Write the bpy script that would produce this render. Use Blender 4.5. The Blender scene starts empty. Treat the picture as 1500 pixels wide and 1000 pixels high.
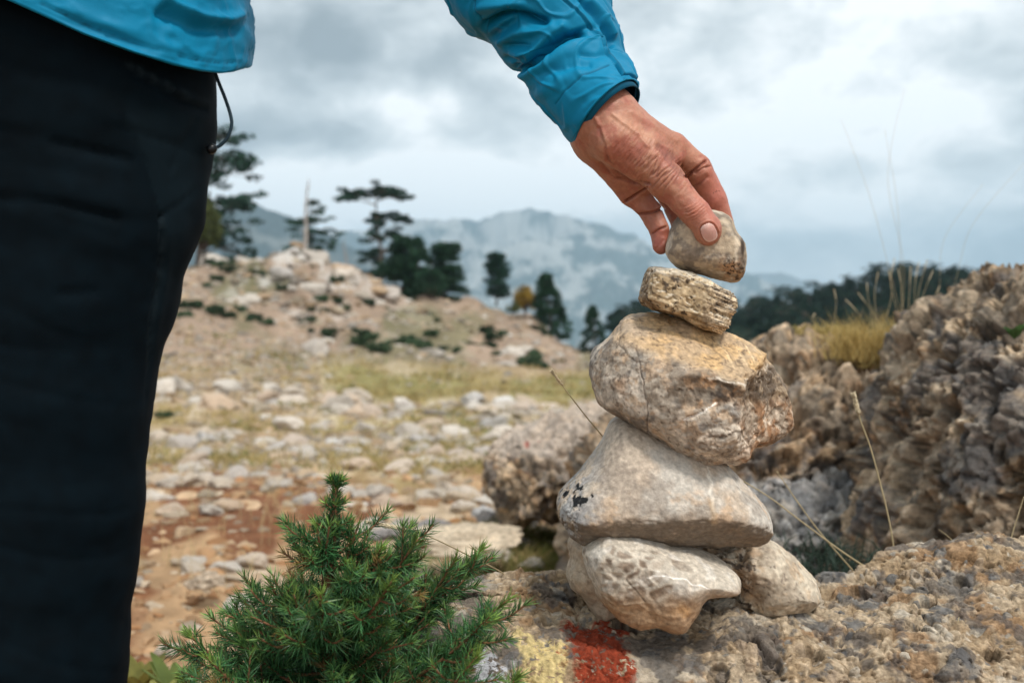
import bpy, math, random, time
import numpy as np
import openvdb as vdb
T0 = time.time()
rng = np.random.default_rng(7)
random.seed(7)
sc = bpy.context.scene
COL = sc.collection
f32 = np.float32
FPX = 1458.0; CZ = 0.70
PITCH = math.atan(50 / FPX)
CP, SP = math.cos(PITCH), math.sin(PITCH)

# ------------------------------------------------------------------ helpers
def P(px, py, Y):
    """world point at depth Y seen at photo position (px, py)"""
    u = (px - 750) / FPX; v = (500 - py) / FPX
    dy = CP + v * SP; dz = -SP + v * CP
    return np.array([u / dy * Y, Y, CZ + dz / dy * Y])

def proj(p):
    x, y, z = p[:, 0], p[:, 1], p[:, 2] - CZ
    f = y * CP - z * SP; up = y * SP + z * CP
    f = np.maximum(f, 1e-3)
    return 750 + FPX * x / f, 500 - FPX * up / f

def sstep(a, b, x):
    t = np.clip((x - a) / (b - a), 0, 1)
    return t * t * (3 - 2 * t)

def lerp(a, b, t):
    return a + (b - a) * t

def hash3(i, j, k, s):
    h = (i.astype(np.uint32) * np.uint32(374761393)) ^ (j.astype(np.uint32) * np.uint32(668265263)) ^ \
        (k.astype(np.uint32) * np.uint32(2147483647)) ^ np.uint32((s * 1274126177) & 0xffffffff)
    h = (h ^ (h >> np.uint32(13))) * np.uint32(1274126177)
    h = (h ^ (h >> np.uint32(16))) * np.uint32(2246822519)
    return h ^ (h >> np.uint32(15))

_G = np.array([[1, 1, 0], [-1, 1, 0], [1, -1, 0], [-1, -1, 0], [1, 0, 1], [-1, 0, 1], [1, 0, -1], [-1, 0, -1],
               [0, 1, 1], [0, -1, 1], [0, 1, -1], [0, -1, -1], [1, 1, 0], [-1, 1, 0], [0, -1, 1], [0, -1, -1]], f32)

def perlin(p, s=0):
    p = np.asarray(p, f32)
    i = np.floor(p).astype(np.int32); f = p - i
    w = f * f * f * (f * (f * 6 - 15) + 10)
    out = np.zeros(len(p), f32)
    for a in (0, 1):
        wa = w[:, 0] if a else 1 - w[:, 0]
        for b in (0, 1):
            wb = w[:, 1] if b else 1 - w[:, 1]
            for c in (0, 1):
                wc = w[:, 2] if c else 1 - w[:, 2]
                g = _G[hash3(i[:, 0] + a, i[:, 1] + b, i[:, 2] + c, s) & np.uint32(15)]
                out += wa * wb * wc * (g[:, 0] * (f[:, 0] - a) + g[:, 1] * (f[:, 1] - b) + g[:, 2] * (f[:, 2] - c))
    return out

def fbm(p, s=0, o=4, g=0.5):
    p = np.asarray(p, f32)
    out = np.zeros(len(p), f32); a = 1.0
    for k in range(o):
        out += a * perlin(p * (2.03 ** k) + 17.3 * k, s + k * 31); a *= g
    return out

def ridged(p, s=0, o=4):
    out = np.zeros(len(p), f32); a = 1.0; p = np.asarray(p, f32)
    for k in range(o):
        out += a * (1 - 2 * np.abs(perlin(p * (2.03 ** k) + 11.1 * k, s + k * 31))); a *= 0.5
    return out

def worley(p, s=0):
    """F1, F2, cell random (2 values)"""
    p = np.asarray(p, f32)
    i = np.floor(p).astype(np.int32)
    F1 = np.full(len(p), 9, f32); F2 = np.full(len(p), 9, f32); R = np.zeros(len(p), np.uint32)
    for a in (-1, 0, 1):
        for b in (-1, 0, 1):
            for c in (-1, 0, 1):
                ci, cj, ck = i[:, 0] + a, i[:, 1] + b, i[:, 2] + c
                h = hash3(ci, cj, ck, s)
                fx = ci + (h & np.uint32(1023)).astype(f32) / 1023
                fy = cj + ((h >> np.uint32(10)) & np.uint32(1023)).astype(f32) / 1023
                fz = ck + ((h >> np.uint32(20)) & np.uint32(1023)).astype(f32) / 1023
                d = np.sqrt((p[:, 0] - fx) ** 2 + (p[:, 1] - fy) ** 2 + (p[:, 2] - fz) ** 2)
                n = d < F1
                F2 = np.where(n, F1, np.minimum(F2, d)); F1 = np.where(n, d, F1); R = np.where(n, h, R)
    R2 = (R * np.uint32(2654435761)) >> np.uint32(8)
    return F1, F2, ((R2 & np.uint32(4095)).astype(f32) / 4095), (((R2 >> np.uint32(12)) & np.uint32(4095)).astype(f32) / 4095)

def facets(p, s=0):
    """broken faces: every cell is a randomly tilted plane; returns height and cell edge distance"""
    p = np.asarray(p, f32); i = np.floor(p).astype(np.int32)
    F1 = np.full(len(p), 9, f32); F2 = F1.copy(); T = np.zeros(len(p), f32)
    for a in (-1, 0, 1):
        for b in (-1, 0, 1):
            for c in (-1, 0, 1):
                ci, cj, ck = i[:, 0] + a, i[:, 1] + b, i[:, 2] + c
                h = hash3(ci, cj, ck, s); g = hash3(ci, cj, ck, s + 5)
                o = np.stack([ci + (h & np.uint32(1023)).astype(f32) / 1023, cj + ((h >> np.uint32(10)) & np.uint32(1023)).astype(f32) / 1023,
                              ck + ((h >> np.uint32(20)) & np.uint32(1023)).astype(f32) / 1023], 1)
                q = p - o; d = np.sqrt((q * q).sum(1)); n = d < F1
                r = np.stack([(g & np.uint32(1023)).astype(f32), ((g >> np.uint32(10)) & np.uint32(1023)).astype(f32), ((g >> np.uint32(20)) & np.uint32(1023)).astype(f32)], 1) / 511.5 - 1
                t = (q * r).sum(1) + .35 * r[:, 0]
                F2 = np.where(n, F1, np.minimum(F2, d)); F1 = np.where(n, d, F1); T = np.where(n, t, T)
    return T, F2 - F1

def seg_dist(q, pts):
    """2D distance from points q to polyline, with arc parameter (0..1 along) and signed side"""
    pts = np.asarray(pts, float)
    best = np.full(len(q), 1e9); bt = np.zeros(len(q)); side = np.zeros(len(q))
    n = len(pts) - 1
    for k in range(n):
        a, b = pts[k], pts[k + 1]; ab = b - a; L = (ab ** 2).sum() + 1e-9
        t = np.clip(((q - a) @ ab) / L, 0, 1)
        dx = q[:, 0] - a[0] - t * ab[0]; dy = q[:, 1] - a[1] - t * ab[1]
        d = np.hypot(dx, dy); m = d < best
        best = np.where(m, d, best); bt = np.where(m, (k + t) / n, bt)
        side = np.where(m, np.sign(ab[0] * (q[:, 1] - a[1]) - ab[1] * (q[:, 0] - a[0])), side)
    return best, bt, side

def poly_sdf(x, z, pts):
    """signed distance to closed polygon (negative inside)"""
    n = len(pts); d = np.full(x.shape, 1e9); inside = np.zeros(x.shape, bool)
    for k in range(n):
        ax, az = pts[k]; bx, bz = pts[(k + 1) % n]
        ex, ez = bx - ax, bz - az
        t = np.clip(((x - ax) * ex + (z - az) * ez) / (ex * ex + ez * ez + 1e-12), 0, 1)
        d = np.minimum(d, (x - ax - t * ex) ** 2 + (z - az - t * ez) ** 2)
        c = ((az > z) != (bz > z))
        with np.errstate(divide='ignore', invalid='ignore'):
            xi = ax + (z - az) * ex / (ez if abs(ez) > 1e-12 else 1e-12)
        inside ^= c & (x < xi)
    d = np.sqrt(d)
    return np.where(inside, -d, d)

def catmull(pts, n=5, closed=True):
    pts = np.asarray(pts, float); m = len(pts); out = []
    rg = range(m) if closed else range(m - 1)
    for i in rg:
        if closed: a, b, c, d = pts[i - 1], pts[i], pts[(i + 1) % m], pts[(i + 2) % m]
        else: a, b, c, d = pts[max(i - 1, 0)], pts[i], pts[i + 1], pts[min(i + 2, m - 1)]
        for k in range(n):
            t = k / n
            out.append(0.5 * ((2 * b) + (-a + c) * t + (2 * a - 5 * b + 4 * c - d) * t * t + (-a + 3 * b - 3 * c + d) * t ** 3))
    if not closed: out.append(pts[-1])
    return np.array(out)

def smin(a, b, k):
    h = np.clip(0.5 + 0.5 * (b - a) / k, 0, 1)
    return b + (a - b) * h - k * h * (1 - h)

def smax(a, b, k):
    return -smin(-a, -b, k)

def cone(p, a, b, ra, rb):
    """tapered capsule"""
    a = np.asarray(a, f32); b = np.asarray(b, f32); ab = b - a
    t = np.clip(((p - a) @ ab) / (ab @ ab + 1e-9), 0, 1)
    q = p - a - t[:, None] * ab
    return np.sqrt((q * q).sum(1)) - (ra + (rb - ra) * t)

def ellip(p, c, r, R=None):
    q = p - np.asarray(c, f32)
    if R is not None: q = q @ np.asarray(R, f32)
    r = np.asarray(r, f32)
    k = np.sqrt(((q / r) ** 2).sum(1)) + 1e-6
    k2 = np.sqrt(((q / (r * r)) ** 2).sum(1)) + 1e-6
    return k * (k - 1) / k2

def grid_mesh(fn, lo, hi, h, coarse=4):
    """evaluate fn(points)->distance in a narrow band, return verts, quads"""
    lo = np.asarray(lo, float); hi = np.asarray(hi, float)
    n = np.ceil((hi - lo) / h / coarse).astype(int) + 1
    H = h * coarse
    g = np.stack(np.meshgrid(*[np.arange(k) for k in n], indexing='ij'), -1).reshape(-1, 3)
    cv = fn((lo + g * H).astype(f32)).astype(f32).reshape(n)
    N = (n - 1) * coarse + 1
    big = cv
    for ax in range(3):
        idx = np.arange(N[ax]) / coarse
        i0 = np.minimum(idx.astype(int), n[ax] - 2); t = (idx - i0).astype(f32)
        sh = [1, 1, 1]; sh[ax] = -1
        big = np.take(big, i0, ax) * (1 - t.reshape(sh)) + np.take(big, i0 + 1, ax) * t.reshape(sh)
    m = np.abs(big) < H * 1.6
    ii = np.argwhere(m)
    vals = np.empty(len(ii), f32)
    for s in range(0, len(ii), 600000):
        vals[s:s + 600000] = fn((lo + ii[s:s + 600000] * h).astype(f32))
    big[m] = vals
    G = vdb.FloatGrid(1.0); G.copyFromArray(np.ascontiguousarray(big / h, dtype=f32))
    v, q = G.convertToQuads(0.0)
    v = lo + np.asarray(v, float) * h
    return v, np.asarray(q)

def vnormals(v, q):
    n = np.cross(v[q[:, 2]] - v[q[:, 0]], v[q[:, 3]] - v[q[:, 1]]) if q.shape[1] == 4 else \
        np.cross(v[q[:, 1]] - v[q[:, 0]], v[q[:, 2]] - v[q[:, 0]])
    out = np.zeros_like(v)
    for k in range(q.shape[1]):
        for ax in range(3):
            out[:, ax] += np.bincount(q[:, k], n[:, ax], len(v))
    return out / (np.linalg.norm(out, axis=1)[:, None] + 1e-12)

def orient(v, q):
    n = np.cross(v[q[:, 2]] - v[q[:, 0]], v[q[:, 3]] - v[q[:, 1]])
    c = v[q].mean(1) - v.mean(0)
    return q[:, ::-1].copy() if (n * c).sum() < 0 else q

def mesh(name, v, faces, mat=None, parent=None, col=None, smooth=True, attrs=None):
    """faces: int array (n,k) or list of arrays; links ONE mesh object"""
    v = np.asarray(v, f32)
    fl = faces if isinstance(faces, list) else [faces]
    fl = [np.asarray(a, np.int32) for a in fl if len(a)]
    me = bpy.data.meshes.new(name)
    me.vertices.add(len(v)); me.vertices.foreach_set('co', v.ravel())
    tot = np.concatenate([np.full(len(a), a.shape[1], np.int32) for a in fl])
    idx = np.concatenate([a.ravel() for a in fl])
    me.loops.add(len(idx)); me.loops.foreach_set('vertex_index', idx)
    me.polygons.add(len(tot))
    st = np.zeros(len(tot), np.int32); st[1:] = np.cumsum(tot)[:-1]
    me.polygons.foreach_set('loop_start', st)
    me.update(calc_edges=True)
    me.polygons.foreach_set('use_smooth', np.full(len(tot), smooth))
    if col is not None:
        a = me.attributes.new('Col', 'FLOAT_COLOR', 'POINT')
        c = np.ones((len(v), 4), f32); c[:, :3] = np.clip(col, 0, 1); a.data.foreach_set('color', c.ravel())
    for k, val in (attrs or {}).items():
        a = me.attributes.new(k, 'FLOAT', 'POINT'); a.data.foreach_set('value', np.asarray(val, f32))
    me.validate()
    o = bpy.data.objects.new(name, me); COL.objects.link(o)
    if mat: me.materials.append(mat)
    if parent: o.parent = parent
    return o

def tag(o, label=None, cat=None, group=None, kind=None):
    if label: o['label'] = label
    if cat: o['category'] = cat
    if group: o['group'] = group
    if kind: o['kind'] = kind
    return o

def empty(name, loc=(0, 0, 0)):
    o = bpy.data.objects.new(name, None); COL.objects.link(o); o.location = loc
    return o

class MB:
    def __init__(s): s.v = []; s.t = []; s.q = []; s.c = []; s.n = 0
    def add(s, v, q=None, t=None, c=None):
        v = np.asarray(v, float); s.v.append(v)
        if q is not None and len(q): s.q.append(np.asarray(q) + s.n)
        if t is not None and len(t): s.t.append(np.asarray(t) + s.n)
        if c is not None: s.c.append(np.broadcast_to(np.asarray(c, float), (len(v), 3)))
        s.n += len(v)
    def tube(s, pts, rad, k=8, c=None, cap=True):
        pts = np.asarray(pts, float); m = len(pts); rad = np.broadcast_to(rad, m)
        d = np.gradient(pts, axis=0); d /= np.linalg.norm(d, axis=1)[:, None] + 1e-9
        ref = np.array([0, 0, 1.0]) if abs(d[0][2]) < 0.9 else np.array([1.0, 0, 0])
        v = []
        for i in range(m):
            a = np.cross(d[i], ref); a /= np.linalg.norm(a) + 1e-9; b = np.cross(d[i], a)
            th = np.arange(k) * 2 * math.pi / k
            v.append(pts[i] + rad[i] * (np.cos(th)[:, None] * a + np.sin(th)[:, None] * b))
        v = np.concatenate(v)
        i, j = np.meshgrid(np.arange(m - 1), np.arange(k), indexing='ij')
        i = i.ravel(); j = j.ravel(); j2 = (j + 1) % k
        q = np.stack([i * k + j, i * k + j2, (i + 1) * k + j2, (i + 1) * k + j], 1)
        t = []
        if cap:
            v = np.concatenate([v, pts[:1], pts[-1:]]); c0, c1 = m * k, m * k + 1
            for jj in range(k):
                t.append((c0, (jj + 1) % k, jj)); t.append((c1, (m - 1) * k + jj, (m - 1) * k + (jj + 1) % k))
        s.add(v, q, t, c)
    def build(s, name, mat, parent=None, smooth=True):
        v = np.concatenate(s.v); fl = []
        if s.q: fl.append(np.concatenate(s.q))
        if s.t: fl.append(np.concatenate(s.t))
        return mesh(name, v, fl, mat, parent, np.concatenate(s.c) if s.c else None, smooth)

# ------------------------------------------------------------------ materials
def newmat(name):
    m = bpy.data.materials.new(name); m.use_nodes = True
    nt = m.node_tree; nt.nodes.clear()
    out = nt.nodes.new('ShaderNodeOutputMaterial'); b = nt.nodes.new('ShaderNodeBsdfPrincipled')
    nt.links.new(b.outputs[0], out.inputs[0])
    return m, nt, b, out

def N(nt, typ, **kw):
    n = nt.nodes.new(typ)
    for k, v in kw.items():
        if k.startswith('i_'):
            key = k[2:]; key = int(key) if key.isdigit() else key
            n.inputs[key].default_value = v
        else: setattr(n, k, v)
    return n

def surf_mat(name, color=None, rough=0.85, noise=0.25, nscale=40, bump=0.3, bscale=60, bdist=0.002, sss=0, spec=0.35,
             coord='Object', detail=6, stretch=None, randcol=None, sheen=0, translucent=0, bump2=None):
    """base colour (constant, attribute Col when None, or a per-object random ramp) broken up by noise, with noise bump"""
    m, nt, b, out = newmat(name); L = nt.links.new
    tc = N(nt, 'ShaderNodeTexCoord'); vec = tc.outputs[coord]
    if stretch:
        mp = N(nt, 'ShaderNodeMapping'); mp.inputs['Scale'].default_value = stretch; L(vec, mp.inputs[0]); vec = mp.outputs[0]
    if randcol:
        oi = N(nt, 'ShaderNodeObjectInfo'); cr = N(nt, 'ShaderNodeValToRGB'); L(oi.outputs['Random'], cr.inputs[0])
        el = cr.color_ramp.elements
        while len(el) < len(randcol): el.new(0.5)
        for k, c in enumerate(randcol): el[k].position = k / (len(randcol) - 1); el[k].color = (*c, 1)
        base = cr.outputs[0]
    elif color is None:
        at = N(nt, 'ShaderNodeAttribute', attribute_name='Col'); base = at.outputs[0]
    else:
        rgb = N(nt, 'ShaderNodeRGB'); rgb.outputs[0].default_value = (*color, 1); base = rgb.outputs[0]
    nz = N(nt, 'ShaderNodeTexNoise', i_Scale=nscale, i_Detail=detail, i_Roughness=0.65); L(vec, nz.inputs['Vector'])
    mr = N(nt, 'ShaderNodeMapRange'); mr.inputs[1].default_value = 0.3; mr.inputs[2].default_value = 0.7
    mr.inputs[3].default_value = 1 - noise; mr.inputs[4].default_value = 1 + noise; L(nz.outputs[0], mr.inputs[0])
    mx = N(nt, 'ShaderNodeVectorMath', operation='SCALE'); L(base, mx.inputs[0]); L(mr.outputs[0], mx.inputs['Scale'])
    L(mx.outputs[0], b.inputs['Base Color'])
    b.inputs['Roughness'].default_value = rough; b.inputs['Specular IOR Level'].default_value = spec
    if bump:
        bn = N(nt, 'ShaderNodeTexNoise', i_Scale=bscale, i_Detail=8, i_Roughness=0.7); L(vec, bn.inputs['Vector'])
        bp = N(nt, 'ShaderNodeBump', i_Strength=bump, i_Distance=bdist); L(bn.outputs[0], bp.inputs['Height'])
        if bump2:
            vo = N(nt, 'ShaderNodeTexVoronoi', i_Scale=bump2[0]); L(vec, vo.inputs['Vector'])
            bp2 = N(nt, 'ShaderNodeBump', i_Strength=bump2[1], i_Distance=bdist); L(vo.outputs[0], bp2.inputs['Height'])
            L(bp.outputs[0], bp2.inputs['Normal']); bp = bp2
        L(bp.outputs[0], b.inputs['Normal'])
    if sss:
        b.inputs['Subsurface Weight'].default_value = sss
        b.inputs['Subsurface Radius'].default_value = (0.008, 0.003, 0.0015); b.inputs['Subsurface Scale'].default_value = 1
    if sheen: b.inputs['Sheen Weight'].default_value = sheen
    if translucent:
        tr = N(nt, 'ShaderNodeBsdfTranslucent'); L(mx.outputs[0], tr.inputs[0])
        ms = N(nt, 'ShaderNodeMixShader', i_0=translucent); L(b.outputs[0], ms.inputs[1]); L(tr.outputs[0], ms.inputs[2])
        L(ms.outputs[0], out.inputs[0])
    return m

M_STONE = surf_mat('river_stone', None, rough=0.64, noise=0.22, nscale=260, bump=0.6, bscale=260, bdist=0.0016, spec=0.35)
M_CONG = surf_mat('conglomerate', None, rough=0.92, noise=0.42, nscale=210, bump=1.0, bscale=300, bdist=0.0030, spec=0.12)
M_BOULDER = surf_mat('weathered_boulder', None, rough=0.95, noise=0.45, nscale=70, bump=1.0, bscale=90, bdist=0.010, spec=0.1)
M_GROUND = surf_mat('stony_soil', None, rough=0.95, noise=0.3, nscale=14, bump=0.6, bscale=30, bdist=0.02, spec=0.15)
M_RUBBLE = surf_mat('limestone_rubble', None, rough=0.9, noise=0.2, nscale=12, bump=0.5, bscale=25, bdist=0.01, spec=0.2)
M_LOOSE = surf_mat('loose_limestone', None, rough=0.9, noise=0.25, nscale=6, bump=0.5, bscale=14, bdist=0.02, spec=0.2,
                   randcol=[(.44, .35, .26), (.48, .43, .37), (.36, .32, .28), (.54, .49, .43), (.46, .34, .24), (.40, .39, .38)])
M_SKIN = surf_mat('skin', None, rough=0.46, noise=0.09, nscale=300, bump=0.35, bscale=700, bdist=0.0006, sss=0.12, spec=0.45, bump2=(1300, 0.22))
M_JACKET = surf_mat('blue_shell_fabric', None, rough=0.55, noise=0.05, nscale=60, bump=0.12, bscale=500, bdist=0.0005, spec=0.14)
M_PANTS = surf_mat('dark_trouser_fabric', None, rough=0.85, noise=0.12, nscale=50, bump=0.2, bscale=900, bdist=0.0004, spec=0.09)
M_CORD = surf_mat('cord', (.01, .03, .045), rough=0.6, noise=0.1, bump=0.2, bscale=900, bdist=0.0003)
M_PLASTIC = surf_mat('black_plastic', (.006, .008, .01), rough=0.35, noise=0.05, bump=0)
M_HAIR = surf_mat('hair', (.02, .014, .01), rough=0.6, bump=0.6, bscale=200, stretch=(1, 1, .1))
M_NEEDLE = surf_mat('conifer_needle', None, rough=0.42, noise=0.15, nscale=80, bump=0, spec=0.4, translucent=0.12)
M_TWIG = surf_mat('twig_bark', (.16, .075, .035), rough=0.85, noise=0.4, nscale=200, bump=0.5, bscale=400, bdist=0.001)
M_BARK = surf_mat('tree_bark', (.10, .075, .06), rough=0.9, noise=0.4, nscale=4, bump=0.6, bscale=8, bdist=0.03)
M_DEADWOOD = surf_mat('dead_wood', (.34, .30, .27), rough=0.9, noise=0.3, nscale=4, bump=0.5, bscale=8, bdist=0.03)
M_FOL = surf_mat('dark_foliage', None, rough=0.7, noise=0.3, nscale=1.5, bump=0, spec=0.2, translucent=0.1)
M_STRAW = surf_mat('dry_grass', None, rough=0.7, noise=0.15, nscale=100, bump=0, spec=0.3, translucent=0.25)
M_LEAF = surf_mat('soft_leaf', None, rough=0.6, noise=0.2, nscale=60, bump=0.2, bscale=120, bdist=0.002, translucent=0.2)
M_MOUNT = surf_mat('mountain_rock', None, rough=1, noise=0.2, nscale=0.01, bump=0, spec=0.05)

# ------------------------------------------------------------------ camera
cam = bpy.data.objects.new('camera', bpy.data.cameras.new('camera')); COL.objects.link(cam); sc.camera = cam
cam.location = (0, 0, CZ); cam.rotation_euler = (math.pi / 2 - PITCH, 0, 0)
cam.data.sensor_width = 36; cam.data.lens = 36 * FPX / 1500
cam.data.clip_start = 0.02; cam.data.clip_end = 30000
cam.data.dof.use_dof = True; cam.data.dof.focus_distance = 0.755; cam.data.dof.aperture_fstop = 7.6

# ------------------------------------------------------------------ stones of the cairn
def stone(name, outline, Y, depth, R, p=2.3, h=0.0009, planes=(), disp=None, colf=None, mat=None, smooth_n=4, yoff=0.0, tilt=0.0, k=0.006,
          carve=None, margin=0.012, contrast=1.6):
    mat = mat or M_STONE
    oc = catmull(outline, smooth_n)
    w = np.array([P(a, b, Y) for a, b in oc]); poly = w[:, [0, 2]]
    lo = np.array([poly[:, 0].min() - margin, Y - depth - margin + min(0, yoff), poly[:, 1].min() - margin])
    hi = np.array([poly[:, 0].max() + margin, Y + depth + margin + max(0, yoff), poly[:, 1].max() + margin])
    # polygon distance on a 2D lattice, looked up bilinearly
    st = h; nx = int((hi[0] - lo[0]) / st) + 8; nz = int((hi[2] - lo[2]) / st) + 8
    if nx * nz > 400000: st = math.sqrt((hi[0] - lo[0]) * (hi[2] - lo[2]) / 200000); nx = int((hi[0] - lo[0]) / st) + 8; nz = int((hi[2] - lo[2]) / st) + 8
    gx, gz = np.meshgrid(lo[0] + np.arange(nx) * st, lo[2] + np.arange(nz) * st, indexing='ij')
    D = poly_sdf(gx, gz, poly).astype(f32)
    cz = poly[:, 1].mean()
    def look(p_):
        fx = np.clip((p_[:, 0] - lo[0]) / st, 0, nx - 1.01); fz = np.clip((p_[:, 2] - lo[2]) / st, 0, nz - 1.01)
        i = fx.astype(int); j = fz.astype(int); a = fx - i; b = fz - j
        return (D[i, j] * (1 - a) + D[i + 1, j] * a) * (1 - b) + (D[i, j + 1] * (1 - a) + D[i + 1, j + 1] * a) * b
    def fn(q):
        d2 = look(q); e = np.clip(R + d2, 0, None) / R
        yy = np.abs(q[:, 1] - (Y + yoff + tilt * (q[:, 2] - cz))) / depth
        f = ((e ** p + yy ** p) ** (1 / p) - 1) * min(R, depth)
        for (c, n, kk) in planes:
            n = np.asarray(n, float); n = n / np.linalg.norm(n)
            f = smax(f, ((q - np.asarray(c, f32)) @ n.astype(f32)), kk)
        if carve: f = carve(q, f)
        return f
    v, q = grid_mesh(fn, lo, hi, h); q = orient(v, q)
    n = vnormals(v, q); px, py = proj(v)
    if disp is not None:
        v = v + n * disp(v, n, px, py)[:, None]; n = vnormals(v, q)
    col = colf(v, n, px, py) if colf else np.full((len(v), 3), .4)
    if contrast != 1:
        lum = np.clip(col @ np.array([.3, .5, .2]), .01, 1)[:, None]
        col = lum + (col - lum) * np.array([1.12, 1.05, .98])
        col = np.clip(col, .005, 1) * (lum / .335) ** (contrast - 1)
    o = mesh(name, v, q, mat, None, col)
    return o

def mixc(c, d, t):
    return c * (1 - t[:, None]) + np.asarray(d)[None] * t[:, None]

def spots(v, s, scale, thr, w=.05):
    return sstep(thr, thr + w, fbm(v * scale, s, 4, .6))

def crack(px, py, pts, w, v=None, wob=1.5):
    q = np.stack([px, py], 1)
    if v is not None:
        q = q + np.stack([perlin(v * 150, 91), perlin(v * 150, 92)], 1) * wob
    d, t, s = seg_dist(q, pts)
    return np.exp(-(d / w) ** 2), t, s * d

# held stone
def dA(v, n, px, py):
    d = .0008 * fbm(v * 45, 1, 4) + .0003 * fbm(v * 220, 2, 3)
    f = sstep(.62, .5, worley(v * 330, 4)[0]) * sstep(9, 2, np.hypot((px - 1076) / 1.3, (py - 398)) / 2)
    return (d - .0012 * f).astype(float)
def cA(v, n, px, py):
    c = np.tile(np.array([.40, .32, .22]), (len(v), 1))
    c = mixc(c, (.27, .22, .165), spots(v, 5, 70, .0, .35))
    c = mixc(c, (.50, .44, .35), .7 * spots(v, 6, 40, .18, .3))
    c = mixc(c, (.44, .27, .14), .8 * sstep(30, 8, np.hypot(px - 1072, py - 395)) * spots(v, 9, 130, -.2, .4))
    c = mixc(c, (.07, .035, .02), sstep(20, 6, np.hypot(px - 1074, py - 392) + 10 * fbm(v * 150, 8, 3)) * spots(v, 7, 260, .05, .1))
    c = mixc(c, (.10, .06, .03), sstep(5, 1, np.hypot((px - 1087) * 1.2, (py - 362) / 5)))
    c = mixc(c, (.58, .50, .38), .5 * crack(px, py, [(1060, 320), (1078, 352), (1080, 395)], 3, v, 3)[0])
    return c * (1 + .18 * fbm(v * 260, 3, 3))[:, None]
oA = [(975.6, 369), (979, 350), (985, 330), (995, 316), (1014, 309), (1032, 307), (1046, 309), (1059, 313), (1070, 323), (1078, 341),
      (1088, 356), (1091.5, 375), (1089, 400), (1085, 412), (1073, 416), (1053, 411), (1027, 404), (998, 395), (981, 381)]
YA = .765
S_A = stone('held_stone', oA, YA, .0205, .020, p=2.6, h=.0008, disp=dA, colf=cA,
            planes=[(P(1030, 398, YA - .006), (-.15, -.45, -1), .004)])
tag(S_A, 'smooth grey-brown pebble pinched between thumb and finger above the cairn', 'stone')

# flat layered stone
def dB(v, n, px, py):
    q = np.stack([v[:, 0] * .35 + v[:, 2] * .15, v[:, 1] * .4, v[:, 2] + v[:, 0] * .36], 1)
    d = .0016 * fbm(v * 60, 21, 4) + .0011 * ridged(q * np.array([90, 90, 420]), 22, 3) * sstep(.2, -.3, n[:, 2])
    r = sstep(1030, 1062, px) * sstep(400, 425, py)
    d = d - r * .0016 * np.abs(perlin(q * np.array([60, 60, 900]), 24)) * 2
    return (d - .0010 * spots(v, 25, 190, .32, .1) - .0012 * spots(v, 26, 95, .35, .1)).astype(float)
def cB(v, n, px, py):
    c = np.tile(np.array([.40, .30, .17]), (len(v), 1))
    c = mixc(c, (.25, .17, .09), .8 * sstep(-.15, .3, fbm(v * 55, 28, 5, .6)))
    c = mixc(c, (.50, .40, .25), .7 * sstep(.0, .35, fbm(v * 38, 29, 5, .6)))
    lay = perlin(np.stack([v[:, 0] * 20, v[:, 1] * 20, (v[:, 2] + v[:, 0] * .36) * 330], 1), 27)
    c = mixc(c, (.20, .14, .08), .5 * sstep(.1, .4, lay))
    c = mixc(c, (.10, .065, .04), .8 * spots(v, 30, 190, .34, .1))
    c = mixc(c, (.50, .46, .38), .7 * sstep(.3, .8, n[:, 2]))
    q = np.stack([v[:, 0] * .35, v[:, 1] * .4, v[:, 2] + v[:, 0] * .36], 1)
    st = np.abs(perlin(q * np.array([60, 60, 900]), 24))
    r = sstep(1025, 1050, px)
    c = mixc(c, (.62, .50, .34), r * sstep(.15, .4, st) * .8)
    c = mixc(c, (.09, .055, .03), r * sstep(.06, .0, st) * .8)
    return c * (1 + .3 * fbm(v * 300, 31, 3))[:, None]
oB = [(950, 395), (958, 391.8), (985, 393.8), (1011, 400), (1031, 409), (1051, 419.5), (1065, 426), (1072, 433), (1070, 449), (1064, 465),
      (1056, 483), (1047, 486), (1031, 482), (1011, 473), (991, 462.4), (965, 453), (945, 444), (939, 434), (943, 413)]
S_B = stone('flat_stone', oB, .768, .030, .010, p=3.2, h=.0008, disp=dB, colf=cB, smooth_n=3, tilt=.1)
tag(S_B, 'small flat brown layered stone lying below the held pebble', 'stone')

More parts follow.
